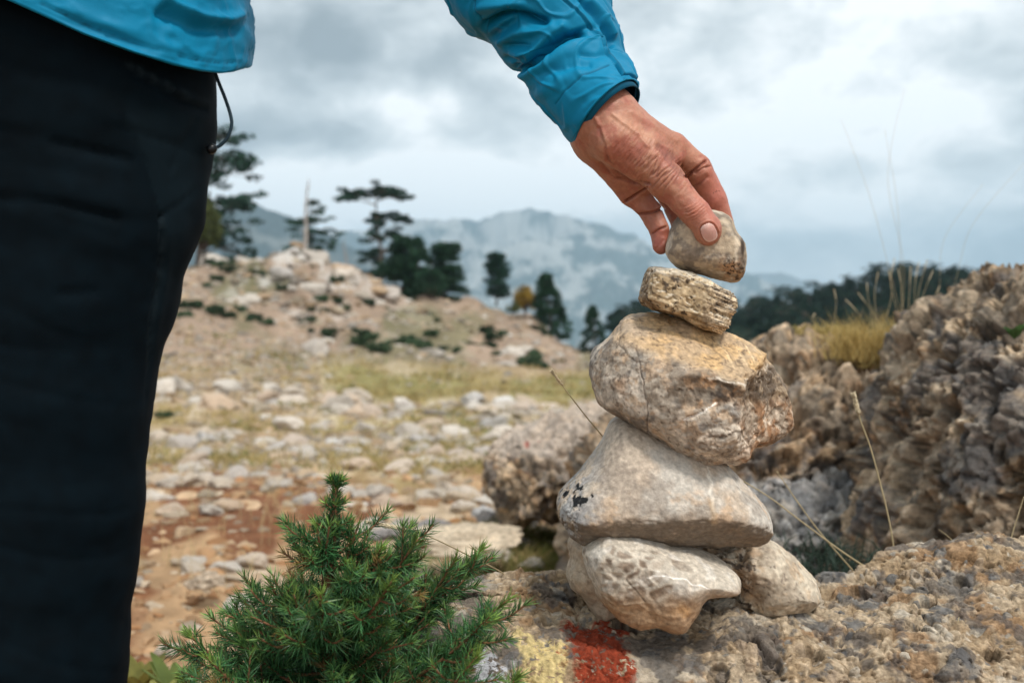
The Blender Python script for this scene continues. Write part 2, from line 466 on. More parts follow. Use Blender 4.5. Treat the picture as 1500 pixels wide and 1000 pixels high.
# big tan and grey stone
YC = .775
def carveC(q, f):
    px, py = proj(q)
    front = sstep(YC + .01, YC - .01, q[:, 1])
    # sunken brown facet on the right, hollow along the ridge
    d, t, s = seg_dist(np.stack([px, py], 1), [(972, 545), (1040, 552), (1088, 566), (1128, 532)])
    below = np.clip(-s * d if False else (py - np.interp(px, [960, 1000, 1045, 1088, 1110, 1130, 1150], [540, 545, 553, 566, 548, 531, 520])), 0, 90)
    rr = sstep(985, 1040, px) * front
    f = f + rr * .0018 * sstep(0, 9, below) * sstep(60, 25, below)
    f = f + front * .008 * sstep(0, 7, (px - 1088) * .75 + (py - 566) * .45 - 3) * sstep(1075, 1095, px) * sstep(690, 640, py)
    return f
def dC(v, n, px, py):
    front = sstep(.1, .4, -n[:, 1])
    d = .0026 * fbm(v * 28, 41, 4) + .0007 * fbm(v * 130, 42, 4) + .0006 * ridged(v * np.array([50, 50, 90]), 47, 4)
    rough = front * sstep(0, 30, (px - 1060) * .8 + (py - 560) * .5)
    d = d + rough * (.002 * fbm(v * 90, 43, 4) - .0015 * spots(v, 44, 160, .2, .1))
    lump = front * sstep(.9, .1, np.hypot((px - 1062) / 48, (py - 645) / 30))
    d = d + .004 * lump
    F1, F2, a, b = worley(v * 70 + fbm(v * 60, 45, 2)[:, None] * .4, 46)
    mid = front * sstep(.9, .3, np.hypot((px - 1015) / 58, (py - 575) / 34))
    d = d + mid * (.003 * (a - .5) - .001)
    for pts, w, a_ in [([(932, 512), (938, 545), (947, 580), (950, 640)], 1.1, .0009), ([(1000, 615), (1030, 603), (1048, 588)], 1.2, .0012),
                       ([(970, 622), (1000, 618), (1030, 603)], 2, .0006), ([(1040, 640), (1080, 632), (1102, 655)], 1.8, .0011),
                       ([(965, 530), (1000, 537), (1035, 530)], 1, .0005), ([(905, 500), (930, 530), (950, 530)], 1, .0005),
                       ([(1120, 615), (1140, 625), (1160, 632)], 1.2, .001)]:
        d = d - a_ * front * crack(px, py, pts, w, v, 3)[0]
    return d.astype(float)
def cC(v, n, px, py):
    c = np.tile(np.array([.40, .345, .275]), (len(v), 1))
    c = mixc(c, (.27, .24, .205), spots(v, 51, 45, 0, .4))
    c = mixc(c, (.52, .46, .38), .8 * spots(v, 52, 30, .1, .35))
    c = mixc(c, (.46, .32, .19), .6 * spots(v, 53, 55, .22, .25))
    ridge = np.interp(px, [866, 900, 930, 960, 1010, 1045, 1088, 1110, 1130, 1160], [440, 500, 508, 520, 535, 545, 564, 548, 531, 515])
    wob = 6 * fbm(v * 60, 54, 3)
    top = sstep(12, -10, py - ridge + wob)
    tan = lerp(np.array([.50, .34, .165])[None], np.array([.43, .315, .19])[None], sstep(-.2, .3, fbm(v * 50, 55, 4))[:, None])
    tan = tan * (1 - .3 * sstep(1000, 900, px))[:, None] + np.array([.12, .115, .11])[None] * sstep(1000, 890, px)[:, None]
    c = c * (1 - top[:, None]) + tan * top[:, None]
    st = perlin(np.stack([(px * .8 - py * .6) * .25, (px * .6 + py * .8) * .02, v[:, 1] * 20], 1), 56)
    c = mixc(c, (.60, .46, .27), .5 * top * sstep(.1, .5, st) * sstep(1020, 1080, px))
    fr = sstep(0, .3, -n[:, 1])
    fac = fr * sstep(-3, 4, (px - 1088) * .78 + (py - 566) * .42 + wob * .5) * sstep(1072, 1090, px) * (1 - top)
    brown = lerp(np.array([.17, .12, .075])[None], np.array([.34, .26, .17])[None], sstep(-.2, .3, fbm(v * 90, 57, 4))[:, None])
    low = sstep(575, 605, py + wob)
    brown = brown * (1 - low[:, None]) + lerp(np.array([.36, .20, .095])[None], np.array([.50, .41, .31])[None], sstep(-.25, .3, fbm(v * 75, 58, 4))[:, None]) * low[:, None]
    c = c * (1 - fac[:, None]) + brown * fac[:, None]
    mid = fr * sstep(1.0, .6, np.hypot((px - 1030) / 62, (py - 572) / 32) + .25 * fbm(v * 70, 59, 3)) * (1 - top)
    c = mixc(c, (.19, .15, .105), mid * .75)
    c = mixc(c, (.42, .25, .12), .8 * mid * spots(v, 60, 70, .0, .3))
    c = mixc(c, (.12, .085, .055), .6 * mid * spots(v, 68, 110, .1, .2))
    c = mixc(c, (.07, .045, .03), .8 * fr * sstep(1.1, .3, np.hypot((px - 1058) / 17, (py - 580) / 10) + .9 * fbm(v * 200, 61, 3)))
    c = mixc(c, (.66, .60, .50), .8 * fr * crack(px, py, [(1010, 545), (1045, 553), (1088, 565), (1128, 533)], 2.4, v, 7)[0] * spots(v, 62, 130, -.05, .3))
    c = mixc(c, (.42, .24, .11), .55 * fr * sstep(1, .3, np.hypot((px - 908) / 16, (py - 563) / 22) + .4 * fbm(v * 80, 63, 3)))
    lump = fr * sstep(1.05, .9, np.hypot((px - 1062) / 44, (py - 650) / 27) + .15 * fbm(v * 60, 64, 3))
    c = mixc(c, (.52, .45, .36), .7 * lump)
    for pts, w, a_ in [([(932, 512), (938, 545), (947, 580), (950, 640)], 1.0, .6), ([(905, 500), (930, 530), (950, 530)], .8, .5),
                       ([(1040, 640), (1080, 632), (1102, 655)], 2.0, .5), ([(1055, 500), (1075, 525), (1095, 540)], .8, .4), ([(1035, 495), (1055, 520), (1072, 540)], .8, .4)]:
        c = mixc(c, (.12, .08, .05), a_ * fr * crack(px, py, pts, w, v, 4)[0])
    c = mixc(c, (.78, .75, .70), .8 * fr * crack(px, py, [(1000, 615), (1030, 603), (1048, 589)], 1.0, v, 2)[0])
    c = mixc(c, (.16, .11, .07), .5 * spots(v, 65, 200, .42, .08))
    c = mixc(c, (.22, .17, .12), .45 * spots(v, 69, 38, .12, .25) * (1 - top))
    return c * (1 + .22 * fbm(v * 280, 66, 4, .7))[:, None]
oC = [(921, 464), (938, 458.4), (965, 456.5), (985, 461), (1011, 471), (1031, 480), (1051, 487), (1080, 499), (1104, 511), (1124, 521),
      (1134, 531.7), (1146, 548), (1155, 565), (1160, 584.5), (1165, 604), (1165, 620), (1161, 632), (1146, 644), (1127, 654), (1110, 657), (1101, 662),
      (1090, 672), (1074, 676), (1056, 671), (1038, 675), (1024, 678), (1010, 673), (988, 664), (975, 655), (965, 644), (948, 634),
      (925, 619), (905, 607), (882, 594), (873, 577), (867.5, 555), (866, 535), (871, 518), (882, 505), (899, 491), (911, 473)]
S_C = stone('big_stone', oC, YC, .062, .040, p=2.5, h=.0009, disp=dC, colf=cC, smooth_n=3, carve=carveC,
            planes=[(P(1000, 537, YC - .058), (.12, -.62, .95), .005), (P(1138, 590, YC - .022), (.9, -.8, -.05), .006), (P(900, 560, YC - .035), (-.75, -.9, .1), .015)])
tag(S_C, 'largest cairn stone, tan on top with a broken rusty brown right end', 'stone')

# wedge shaped smooth grey stone
YD = .782
def dD(v, n, px, py):
    d = .0016 * fbm(v * 22, 71, 3) + .00035 * fbm(v * 240, 72, 3)
    d = d + .0022 * sstep(.35, -.2, n[:, 2]) * sstep(750, 790, py) * fbm(v * 60, 73, 4)
    d = d - .0012 * spots(v, 74, 170, .1, .1) * sstep(870, 830, px)
    return (d + .0003 * crack(px, py, [(1040, 690), (1043, 725), (1046, 760)], 2, v, 4)[0]).astype(float)
def cD(v, n, px, py):
    c = np.tile(np.array([.43, .36, .28]), (len(v), 1))
    c = mixc(c, (.44, .41, .36), .9 * sstep(-.1, .35, fbm(v * 22, 81, 4) + (px - 960) / 600))
    c = mixc(c, (.50, .35, .21), .6 * spots(v, 82, 45, .05, .3) * sstep(680, 760, py))
    c = mixc(c, (.30, .25, .20), .5 * spots(v, 88, 28, .05, .3))
    c = mixc(c, (.32, .32, .325), .7 * sstep(900, 850, px) * spots(v, 83, 60, -.3, .4))
    c = mixc(c, (.02, .02, .022), sstep(.75, .5, np.hypot((px - 849) / 13, (py - 731) / 16) + 1.3 * fbm(v * np.array([200, 100, 90]), 84, 4)))
    c = mixc(c, (.03, .03, .032), sstep(.8, .5, np.hypot((px - 829) / 9, (py - 723) / 6) + .9 * fbm(v * 100, 86, 4)))
    c = mixc(c, (.20, .16, .115), .75 * sstep(-.15, -.5, n[:, 2]))  # downward faces darkened in the colour, standing in for shade underneath
    c = mixc(c, (.62, .58, .50), .6 * crack(px, py, [(1036, 685), (1043, 725), (1046, 760)], 2, v, 5)[0])
    c = mixc(c, (.56, .40, .22), .5 * crack(px, py, [(1041, 735), (1047, 765)], 6, v, 5)[0])
    for k, pts in enumerate([[(955, 690), (975, 703), (992, 720)], [(1010, 660), (1040, 700)], [(900, 640), (893, 650), (890, 660)], [(1000, 735), (1040, 750), (1080, 748)]]):
        c = mixc(c, (.55, .5, .42), .3 * crack(px, py, pts, .9, v, 3)[0])
    return c * (1 + .17 * fbm(v * 260, 87, 4, .7))[:, None]
oD = [(904, 614), (914, 612), (945, 622), (980, 640), (1010, 652), (1052, 672), (1066, 684), (1084, 703), (1107, 727), (1119, 747),
      (1123, 766), (1115, 784), (1098, 793), (1068, 796), (1036, 797), (1000, 796), (960, 790), (940, 788), (905, 786), (872, 790),
      (854, 793), (841, 785), (828, 772), (818, 756), (815, 740), (821, 724), (840, 703), (860, 680), (880, 651), (894, 622)]
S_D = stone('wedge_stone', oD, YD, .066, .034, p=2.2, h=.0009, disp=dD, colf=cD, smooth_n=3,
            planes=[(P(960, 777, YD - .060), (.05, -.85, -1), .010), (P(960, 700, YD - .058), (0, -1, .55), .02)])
tag(S_D, 'smooth grey wedge-shaped stone with black specks at its left tip', 'stone')

# bottom stone with marbled facets
YE = .755
def dE(v, n, px, py):
    F1, F2, a, b = worley(v * np.array([72, 60, 110]) + np.stack([perlin(v * 60, 111), perlin(v * 60, 112), perlin(v * 60, 113)], 1) * .7, 102)
    sc_ = sstep(.1, .5, -n[:, 1]) * sstep(1020, 960, px)
    d = .0022 * fbm(v * 35, 103, 4) - sc_ * .0008 * sstep(.0, .45, F2 - F1) + .0004 * fbm(v * 200, 104, 4)
    d = d - .0005 * crack(px, py, [(918, 848), (930, 865), (945, 882)], 1.4, v, 2)[0]
    return d.astype(float)
def cE(v, n, px, py):
    c = np.tile(np.array([.45, .40, .325]), (len(v), 1))
    F1, F2, a, b = worley(v * np.array([72, 60, 110]) + np.stack([perlin(v * 60, 111), perlin(v * 60, 112), perlin(v * 60, 113)], 1) * .7, 102)
    sc_ = sstep(1040, 960, px) * sstep(790, 815, py)
    c = mixc(c, (.24, .175, .12), sc_ * .95 * sstep(.10, .42, F2 - F1 + .15 * fbm(v * 120, 110, 3)) * (.35 + .65 * a))
    c = mixc(c, (.50, .47, .42), .6 * spots(v, 105, 40, .05, .3))
    c = mixc(c, (.38, .245, .13), .9 * sstep(855, 900, py + 12 * fbm(v * 60, 106, 3)))
    c = mixc(c, (.50, .30, .13), .7 * sstep(1, .3, np.hypot((px - 1000) / 18, (py - 893) / 14) + .4 * fbm(v * 100, 107, 3)))
    c = mixc(c, (.30, .22, .15), .5 * sstep(1, .3, np.hypot((px - 880) / 22, (py - 785) / 10) + .4 * fbm(v * 100, 108, 3)))
    c = mixc(c, (.78, .76, .72), .6 * crack(px, py, [(948, 845), (990, 845), (1018, 856), (1040, 862)], 1.1, v, 4)[0])
    c = mixc(c, (.12, .09, .06), .6 * crack(px, py, [(918, 848), (930, 865), (945, 882)], 1.1, v, 2)[0])
    return c * (1 + .2 * fbm(v * 240, 109, 4, .7))[:, None]
oE = [(852, 802), (860, 788), (874, 775), (888, 769), (904, 773), (940, 779), (980, 793), (1020, 806), (1052, 818), (1070, 832), (1078, 848),
      (1074, 859), (1058, 864), (1040, 866), (1029, 872), (1023, 885), (1014, 899), (1004, 912), (992, 920), (976, 918), (956, 912),
      (928, 911), (904, 901), (888, 888), (876, 872), (864, 845), (855, 820)]
S_E = stone('base_stone', oE, YE, .045, .024, p=2.2, h=.0009, disp=dE, colf=cE, smooth_n=3,
            planes=[(P(960, 810, YE - .042), (-.05, -.7, .75), .006), (P(940, 880, YE - .040), (-.25, -1, -.25), .008)])
tag(S_E, 'pale marbled stone at the foot of the cairn, pointed at its right', 'stone')

# two stones wedged beside and behind it
def dG(v, n, px, py):
    F1, F2, a, b = worley(v * 55, 121)
    d = .003 * fbm(v * 30, 122, 4) + .0006 * fbm(v * 200, 123, 4)
    pit = sstep(1130, 1095, px + 10 * fbm(v * 60, 124, 3))
    d = d + pit * (.005 * fbm(v * 70, 125, 4) - .0025 * spots(v, 126, 90, .25, .2))
    return d.astype(float)
def cG(v, n, px, py):
    c = np.tile(np.array([.40, .335, .25]), (len(v), 1))
    c = mixc(c, (.50, .44, .34), .7 * spots(v, 131, 40, 0, .3))
    pit = sstep(1132, 1098, px + 14 * fbm(v * 60, 124, 3))
    c = mixc(c, (.36, .25, .15), .8 * pit * sstep(-.25, .25, fbm(v * 55, 132, 5, .6)))
    c = mixc(c, (.10, .07, .05), .8 * pit * spots(v, 133, 110, .30, .1))
    c = mixc(c, (.25, .2, .15), .8 * spots(v, 136, 160, .50, .05))
    c = mixc(c, (.48, .34, .2), .4 * spots(v, 134, 60, .2, .2))
    return c * (1 + .2 * fbm(v * 220, 135, 3))[:, None]
oG = [(1020, 800), (1060, 786), (1105, 782), (1125, 787), (1146, 802), (1165, 820), (1182, 836), (1196, 854), (1190, 880), (1130, 898), (1092, 888), (1074, 858), (1040, 832)]
S_G = stone('propping_stone', oG, .825, .045, .03, p=2.2, h=.0011, disp=dG, colf=cG, smooth_n=3)
tag(S_G, 'cream and rusty pitted stone sticking out right of the base stone', 'stone')
oF = [(832, 792), (845, 778), (870, 776), (890, 800), (900, 850), (905, 890), (880, 905), (862, 885), (850, 866), (836, 856), (829, 835), (834, 812)]
def cF(v, n, px, py):
    c = cG(v, n, px + 400, py)
    return mixc(c, (.40, .32, .23), np.full(len(v), .5))
S_F = stone('chock_stone', oF, .80, .03, .02, p=2.2, h=.0011, disp=lambda v, n, px, py: dG(v, n, px + 400, py), colf=cF, smooth_n=3)
tag(S_F, 'rough tan stone wedged behind the left side of the base stone', 'stone')
print('stones', time.time() - T0)

# ------------------------------------------------------------------ conglomerate rock under the cairn
def conglo(v, n, s, big, holes=1.0, coarse=True):
    """displacement and colour of pebbly conglomerate; big = clast size in metres"""
    v = np.asarray(v, f32)
    lw = np.stack([perlin(v / big * .7, s + 1), perlin(v / big * .7, s + 2), perlin(v / big * .7, s + 3)], 1)
    w = v + big * .30 * lw
    base = fbm(v / big * .35, s + 4, 4)
    g1 = fbm(v / big * 2.2, s + 6, 5, .62); rg = ridged(v / big * 1.3, s + 8, 3)
    F1, F2, a, b = worley(v / (big * .13), s + 30)
    knob = sstep(.75, .15, F1) * a
    col = np.tile(np.array([.45, .315, .195]), (len(v), 1))
    col = mixc(col, (.55, .43, .31), sstep(-.25, .3, base + .3 * g1))
    col = mixc(col, (.35, .185, .085), .7 * sstep(.12, .4, fbm(v / big * .6, s + 5, 4)))
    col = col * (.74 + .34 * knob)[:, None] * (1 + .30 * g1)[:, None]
    d = big * (.22 * fbm(v / big * .42, s + 7, 4) + .085 * g1 + .03 * knob - .10 * sstep(.05, .0, np.abs(perlin(w / big * .28 + 7, s + 9))) )
    pal = np.array([[.31, .29, .265], [.43, .385, .33], [.24, .23, .22], [.43, .32, .23], [.52, .465, .40], [.17, .17, .175], [.36, .27, .20], [.47, .40, .33]])
    lay = [(.20, .18, .02), (.40, .22, .045), (.80, .24, .08)] + ([(1.45, .18, .11)] if coarse else [])
    for k, (sz, dens, amp) in enumerate(lay):
        F1, F2, a, b = worley(w / (big * sz) * np.array([1, 1, 1.25], f32) + 13.7 * k, s + 40 + k)
        nz = fbm(v / (big * sz) * 2.6, s + 60 + k, 3)
        e = F2 - F1 + .06 * nz; f = F1 + .07 * nz
        on = (a < dens)
        m = sstep(.05, .12, e) * sstep(.60, .52, f) * on
        tilt = (b - .5) * perlin(v / (big * sz) * .8, s + 75 + k) * 1.6
        hgt = sstep(.04, .30, e) * (1 - .35 * f) + tilt + .10 * nz
        dd = d * (1 - .75 * m) + m * big * amp * (hgt - .25 + (b - .5) * .7)
        gr = big * amp * .55 * np.exp(-(np.minimum(np.abs(e - .06), np.abs(f - .58) + (e < .06)) / .035) ** 2) * on
        d = dd - gr
        cc = pal[(b * 7.999).astype(int)] * (1 + .30 * nz + .25 * g1)[:, None]
        dust = sstep(.0, .5, g1 + .2)[:, None] * .3
        cc = cc * (1 - dust) + np.array([.46, .34, .22]) * dust
        col = col * (1 - m[:, None]) + cc * m[:, None]
    # sockets where pebbles fell out, small pits
    F1, F2, a, b = worley(w / (big * 1.05) + 55.5, s + 90)
    F1 = F1 + .14 * fbm(v / big * 2, s + 95, 3)
    m = sstep(.44, .36, F1) * (a < .15 * holes)
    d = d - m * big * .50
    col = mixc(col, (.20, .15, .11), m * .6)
    F1, F2, a, b = worley(w / (big * .24) + 5.5, s + 93)
    m = sstep(.40, .30, F1) * (a < .26 * holes)
    d = d - m * big * .20
    # thin fissures
    fi = np.abs(perlin(w / big * .5 + 31, s + 98)) + .12 * np.abs(g1)
    d = d - big * .16 * sstep(.04, .005, fi)
    # dark lichen and iron stains
    lic = sstep(.16, .40, fbm(v / big * .5 + 9, s + 97, 5, .62))
    col = mixc(col, (.085, .085, .095), .7 * lic)
    return d, col

def rock_cairn():
    nx, nt = 900, 640
    xs = np.linspace(-.20, .60, nx)
    # top back edge height from the photo
    ex = [500, 600, 640, 660, 700, 740, 780, 830, 900, 1000, 1100, 1150, 1190, 1215, 1240, 1280, 1310, 1340, 1380, 1420, 1450, 1500, 1600, 1800, 2000]
    ey = [900, 872, 856, 846, 841, 845, 841, 848, 850, 850, 855, 858, 858, 848, 840, 826, 809, 796, 789, 790, 787, 795, 790, 800, 860]
    YB = np.interp(xs, [-.2, 0, .15, .35, .6], [.80, .84, .86, .88, .90])
    px = 750 + FPX * xs / YB
    zt = np.array([P(a, np.interp(a, ex, ey), b)[2] for a, b in zip(px, YB)])
    # profile stations (fraction): depth Y and height relative to the back edge
    zf = .449   # shelf the cairn stands on
    prof = []
    rise = zt - zf
    # each station: (Y, z) arrays over x
    st = [(YB + .16, zt - .40), (YB + .13, zt - .25), (YB + .07, zt - .07), (YB + .02, zt - .006), (YB - .03, zt - .004),
          (YB * .4 + .78 * .6, zf + rise * .60 - .001), (.755 + 0 * xs, zf + rise * .25 - .004), (.725 + 0 * xs, zf + rise * .10 - .014),
          (.702 + 0 * xs, zf - .044), (.684 + 0 * xs, zf - .09), (.668 + 0 * xs, zf - .22), (.64 + 0 * xs, zf - .50)]
    cumul = np.array([0, .06, .13, .19, .26, .44, .62, .75, .85, .91, .96, 1.0])
    tt = np.linspace(0, 1, nt)
    Yg = np.zeros((nx, nt)); Zg = np.zeros((nx, nt))
    ctl = np.stack([np.stack([a, b], -1) for a, b in [np.broadcast_arrays(a + 0 * xs, b + 0 * xs) for a, b in st]], 1)   # nx, ns, 2
    for j, t in enumerate(tt):
        k = min(np.searchsorted(cumul, t, 'right') - 1, len(cumul) - 2); k = max(k, 0)
        u = (t - cumul[k]) / (cumul[k + 1] - cumul[k])
        a, b, c, d = ctl[:, max(k - 1, 0)], ctl[:, k], ctl[:, k + 1], ctl[:, min(k + 2, len(cumul) - 1)]
        r = 0.5 * ((2 * b) + (-a + c) * u + (2 * a - 5 * b + 4 * c - d) * u * u + (-a + 3 * b - 3 * c + d) * u ** 3)
        Yg[:, j] = r[:, 0]; Zg[:, j] = r[:, 1]
    X = np.repeat(xs[:, None], nt, 1)
    # left end closes off: the rock rounds down and away
    endf = sstep(-.045, -.18, X); Zg = Zg - endf ** 2 * .45; Yg = Yg + endf * .05 * 0
    v = np.stack([X, Yg, Zg], -1).reshape(-1, 3)
    i, j = np.meshgrid(np.arange(nx - 1), np.arange(nt - 1), indexing='ij'); i = i.ravel(); j = j.ravel()
    q = np.stack([i * nt + j, i * nt + j + 1, (i + 1) * nt + j + 1, (i + 1) * nt + j], 1)
    n = vnormals(v, q)
    if n[:, 2].mean() < 0: q = q[:, ::-1].copy(); n = -n
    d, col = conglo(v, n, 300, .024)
    ft, fe = facets(v / .030 + .25 * perlin(v * 60, 333)[:, None], 334)
    ft2, fe2 = facets(v / .011, 335)
    d = d + .0038 * ft + .0006 * ft2 - .0022 * sstep(.10, .0, fe)
    d = d + .012 * fbm(v * 14, 301, 4)
    # horizontal cracks across the front right
    ppx, ppy = proj(v); d = d * .85
    for pts, w, a_ in [([(1120, 955), (1180, 952), (1230, 958), (1290, 942)], 3, .005), ([(1140, 925), (1138, 950), (1125, 975)], 2.5, .0015),
                       ([(850, 905), (900, 925), (960, 935), (1010, 930)], 3, .004), ([(835, 870), (845, 900), (870, 915)], 2.5, .004), ([(1330, 880), (1360, 900), (1385, 930)], 3, .005)]:
        g, _, _ = crack(ppx, ppy, pts, w, v, 6); d = d - a_ * g
    # hollow beneath the base stone so that it sits in the rock
    hol = sstep(.055, .02, np.hypot(v[:, 0] - .115, v[:, 1] - .745))
    d = d * (1 - .7 * hol) - .004 * hol
    d = d - .008 * np.exp(-((ppx - 1046) / 24) ** 2 - ((ppy - 884) / 20) ** 2)
    pz = sstep(690, 715, ppx) * sstep(945, 915, ppx) * sstep(905, 925, ppy)
    dsm = .004 * fbm(v * 40, 340, 4) + .0007 * fbm(v * 240, 341, 4) - .0012 * spots(v, 342, 130, .22, .1) - .003 * sstep(.03, .0, np.abs(perlin(v * 38, 343)))
    d = d * (1 - .82 * pz) + dsm * .82 * pz
    v2 = v + n * d[:, None]
    # waymark paint
    lg = (col @ np.array([.35, .45, .2]))[:, None]; col = lg * np.array([1.05, 1.0, .92]) + (col - lg) * .80
    mk = 20 * fbm(v * 50, 310, 5, .6)
    brush = perlin(np.stack([ppx * .22, ppy * .02, v[:, 1] * 8], 1), 345)
    fine = fbm(v * 260, 312, 4, .65)
    def patch(x0, x1, y0, y1, soft=6):
        e = np.minimum(np.minimum(ppx - x0, x1 - ppx), np.minimum(ppy - y0, y1 - ppy)) + mk
        return sstep(-soft, soft, e)
    lum = (col @ np.array([.3, .5, .2]))[:, None]
    def paint(col, m, c, thr):
        m = m * sstep(thr - .05, thr + .03, fine + .12 + .7 * perlin(v * 60, 344) + .35 * brush - .6 * sstep(-.002, -.006, d))
        return col * (1 - m[:, None]) + np.asarray(c)[None] * (0.78 + .6 * lum + .25 * brush[:, None]) * m[:, None]
    col = paint(col, patch(702, 752, 962, 1100), (.62, .63, .66), -.05)
    col = paint(col, patch(764, 834, 936, 1100), (.68, .54, .26), -.32)
    col = paint(col, patch(832, 922, 910, 1120), (.30, .055, .026), -.45)
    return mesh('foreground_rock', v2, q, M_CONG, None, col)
ROCK = rock_cairn()
tag(ROCK, 'pitted pebbly conglomerate rock with white, yellow and red waymark paint, carrying the cairn', 'rock')
print('rock', time.time() - T0)
#--PART2
# ------------------------------------------------------------------ the person
MM = .001
def H(px, py, dmm, Y=.772):
    return P(px, py, Y + dmm * MM)

TH = [H(902, 206, -16), H(975, 264, -20), H(1019, 312, -25), H(1038, 340, -29)]           # thumb joints
IX = [H(988, 215, 3), H(1021, 244, 8), H(1045, 290, 15), H(1061, 330, 21)]
def hand_sdf(q):
    # forearm and wrist
    el = P(650, -190, .845)
    arm = smin(cone(q, H(884, 176, -6), P(812, 75, .808), .0240, .014), cone(q, H(881, 178, 10), P(810, 75, .814), .0240, .014), .012)
    arm = smin(arm, cone(q, P(811, 75, .811), P(785, -20, .830), .015, .020), .008)
    arm = smin(arm, cone(q, P(785, -20, .830), el, .020, .036), .008)
    # back of the hand
    palm = smin(cone(q, H(897, 178, -6), H(984, 214, 2), .0190, .0098), cone(q, H(893, 176, 10), H(984, 224, 20), .020, .0105), .010)
    palm = smin(palm, cone(q, H(884, 196, 16), H(962, 252, 34), .022, .011), .012)
    palm = smin(palm, cone(q, H(882, 208, 16), H(926, 280, 28), .0195, .0118), .010)
    palm = smin(palm, cone(q, H(905, 222, 4), H(940, 262, 14), .0150, .0120), .010)
    d = smin(arm, palm, .014)
    # thumb
    th = smin(cone(q, TH[0], H(944, 232, -15), .0185, .0170), cone(q, H(944, 232, -15), TH[1], .0170, .0135), .006)
    th = smin(th, cone(q, TH[1], TH[2], .0130, .0104), .006)
    th = smin(th, cone(q, TH[2], H(1034, 332, -28), .0106, .0102), .004)
    th = smin(th, ellip(q, H(1037, 337, -27.5), (.0098, .0078, .0118)), .003)
    th = smin(th, cone(q, H(925, 200, -6), H(985, 232, -4), .0155, .0080), .012)     # first dorsal interosseus
    d = smin(d, th, .0075)
    # index
    ix = smin(cone(q, IX[0], IX[1], .0098, .0098), cone(q, H(1022, 246, 8), IX[2], .0098, .0098), .0022)
    ix = smin(ix, cone(q, IX[2], IX[3], .0098, .0078), .003)
    d = smin(d, ix, .0045)
    # middle, ring and little finger
    for J, R, k in ([[H(984, 226, 22), H(1012, 262, 42), H(1030, 300, 40), H(1040, 336, 28)], (.0105, .0095, .0088, .0072), .004],
                    [[H(958, 254, 34), H(984, 292, 46), H(999, 330, 38), H(1008, 362, 26)], (.0105, .0092, .0084, .0070), .004],
                    [[H(928, 282, 28), H(953, 310, 24), H(966, 338, 18), H(968, 361, 14)], (.0110, .0088, .0079, .0062), .0035]):
        f = smin(cone(q, J[0], J[1], R[0], R[1]), cone(q, J[1], J[2], R[1], R[2]), .0018)
        f = smin(f, cone(q, J[2], J[3], R[2], R[3]), .0016)
        d = smin(d, f, k)
    return d

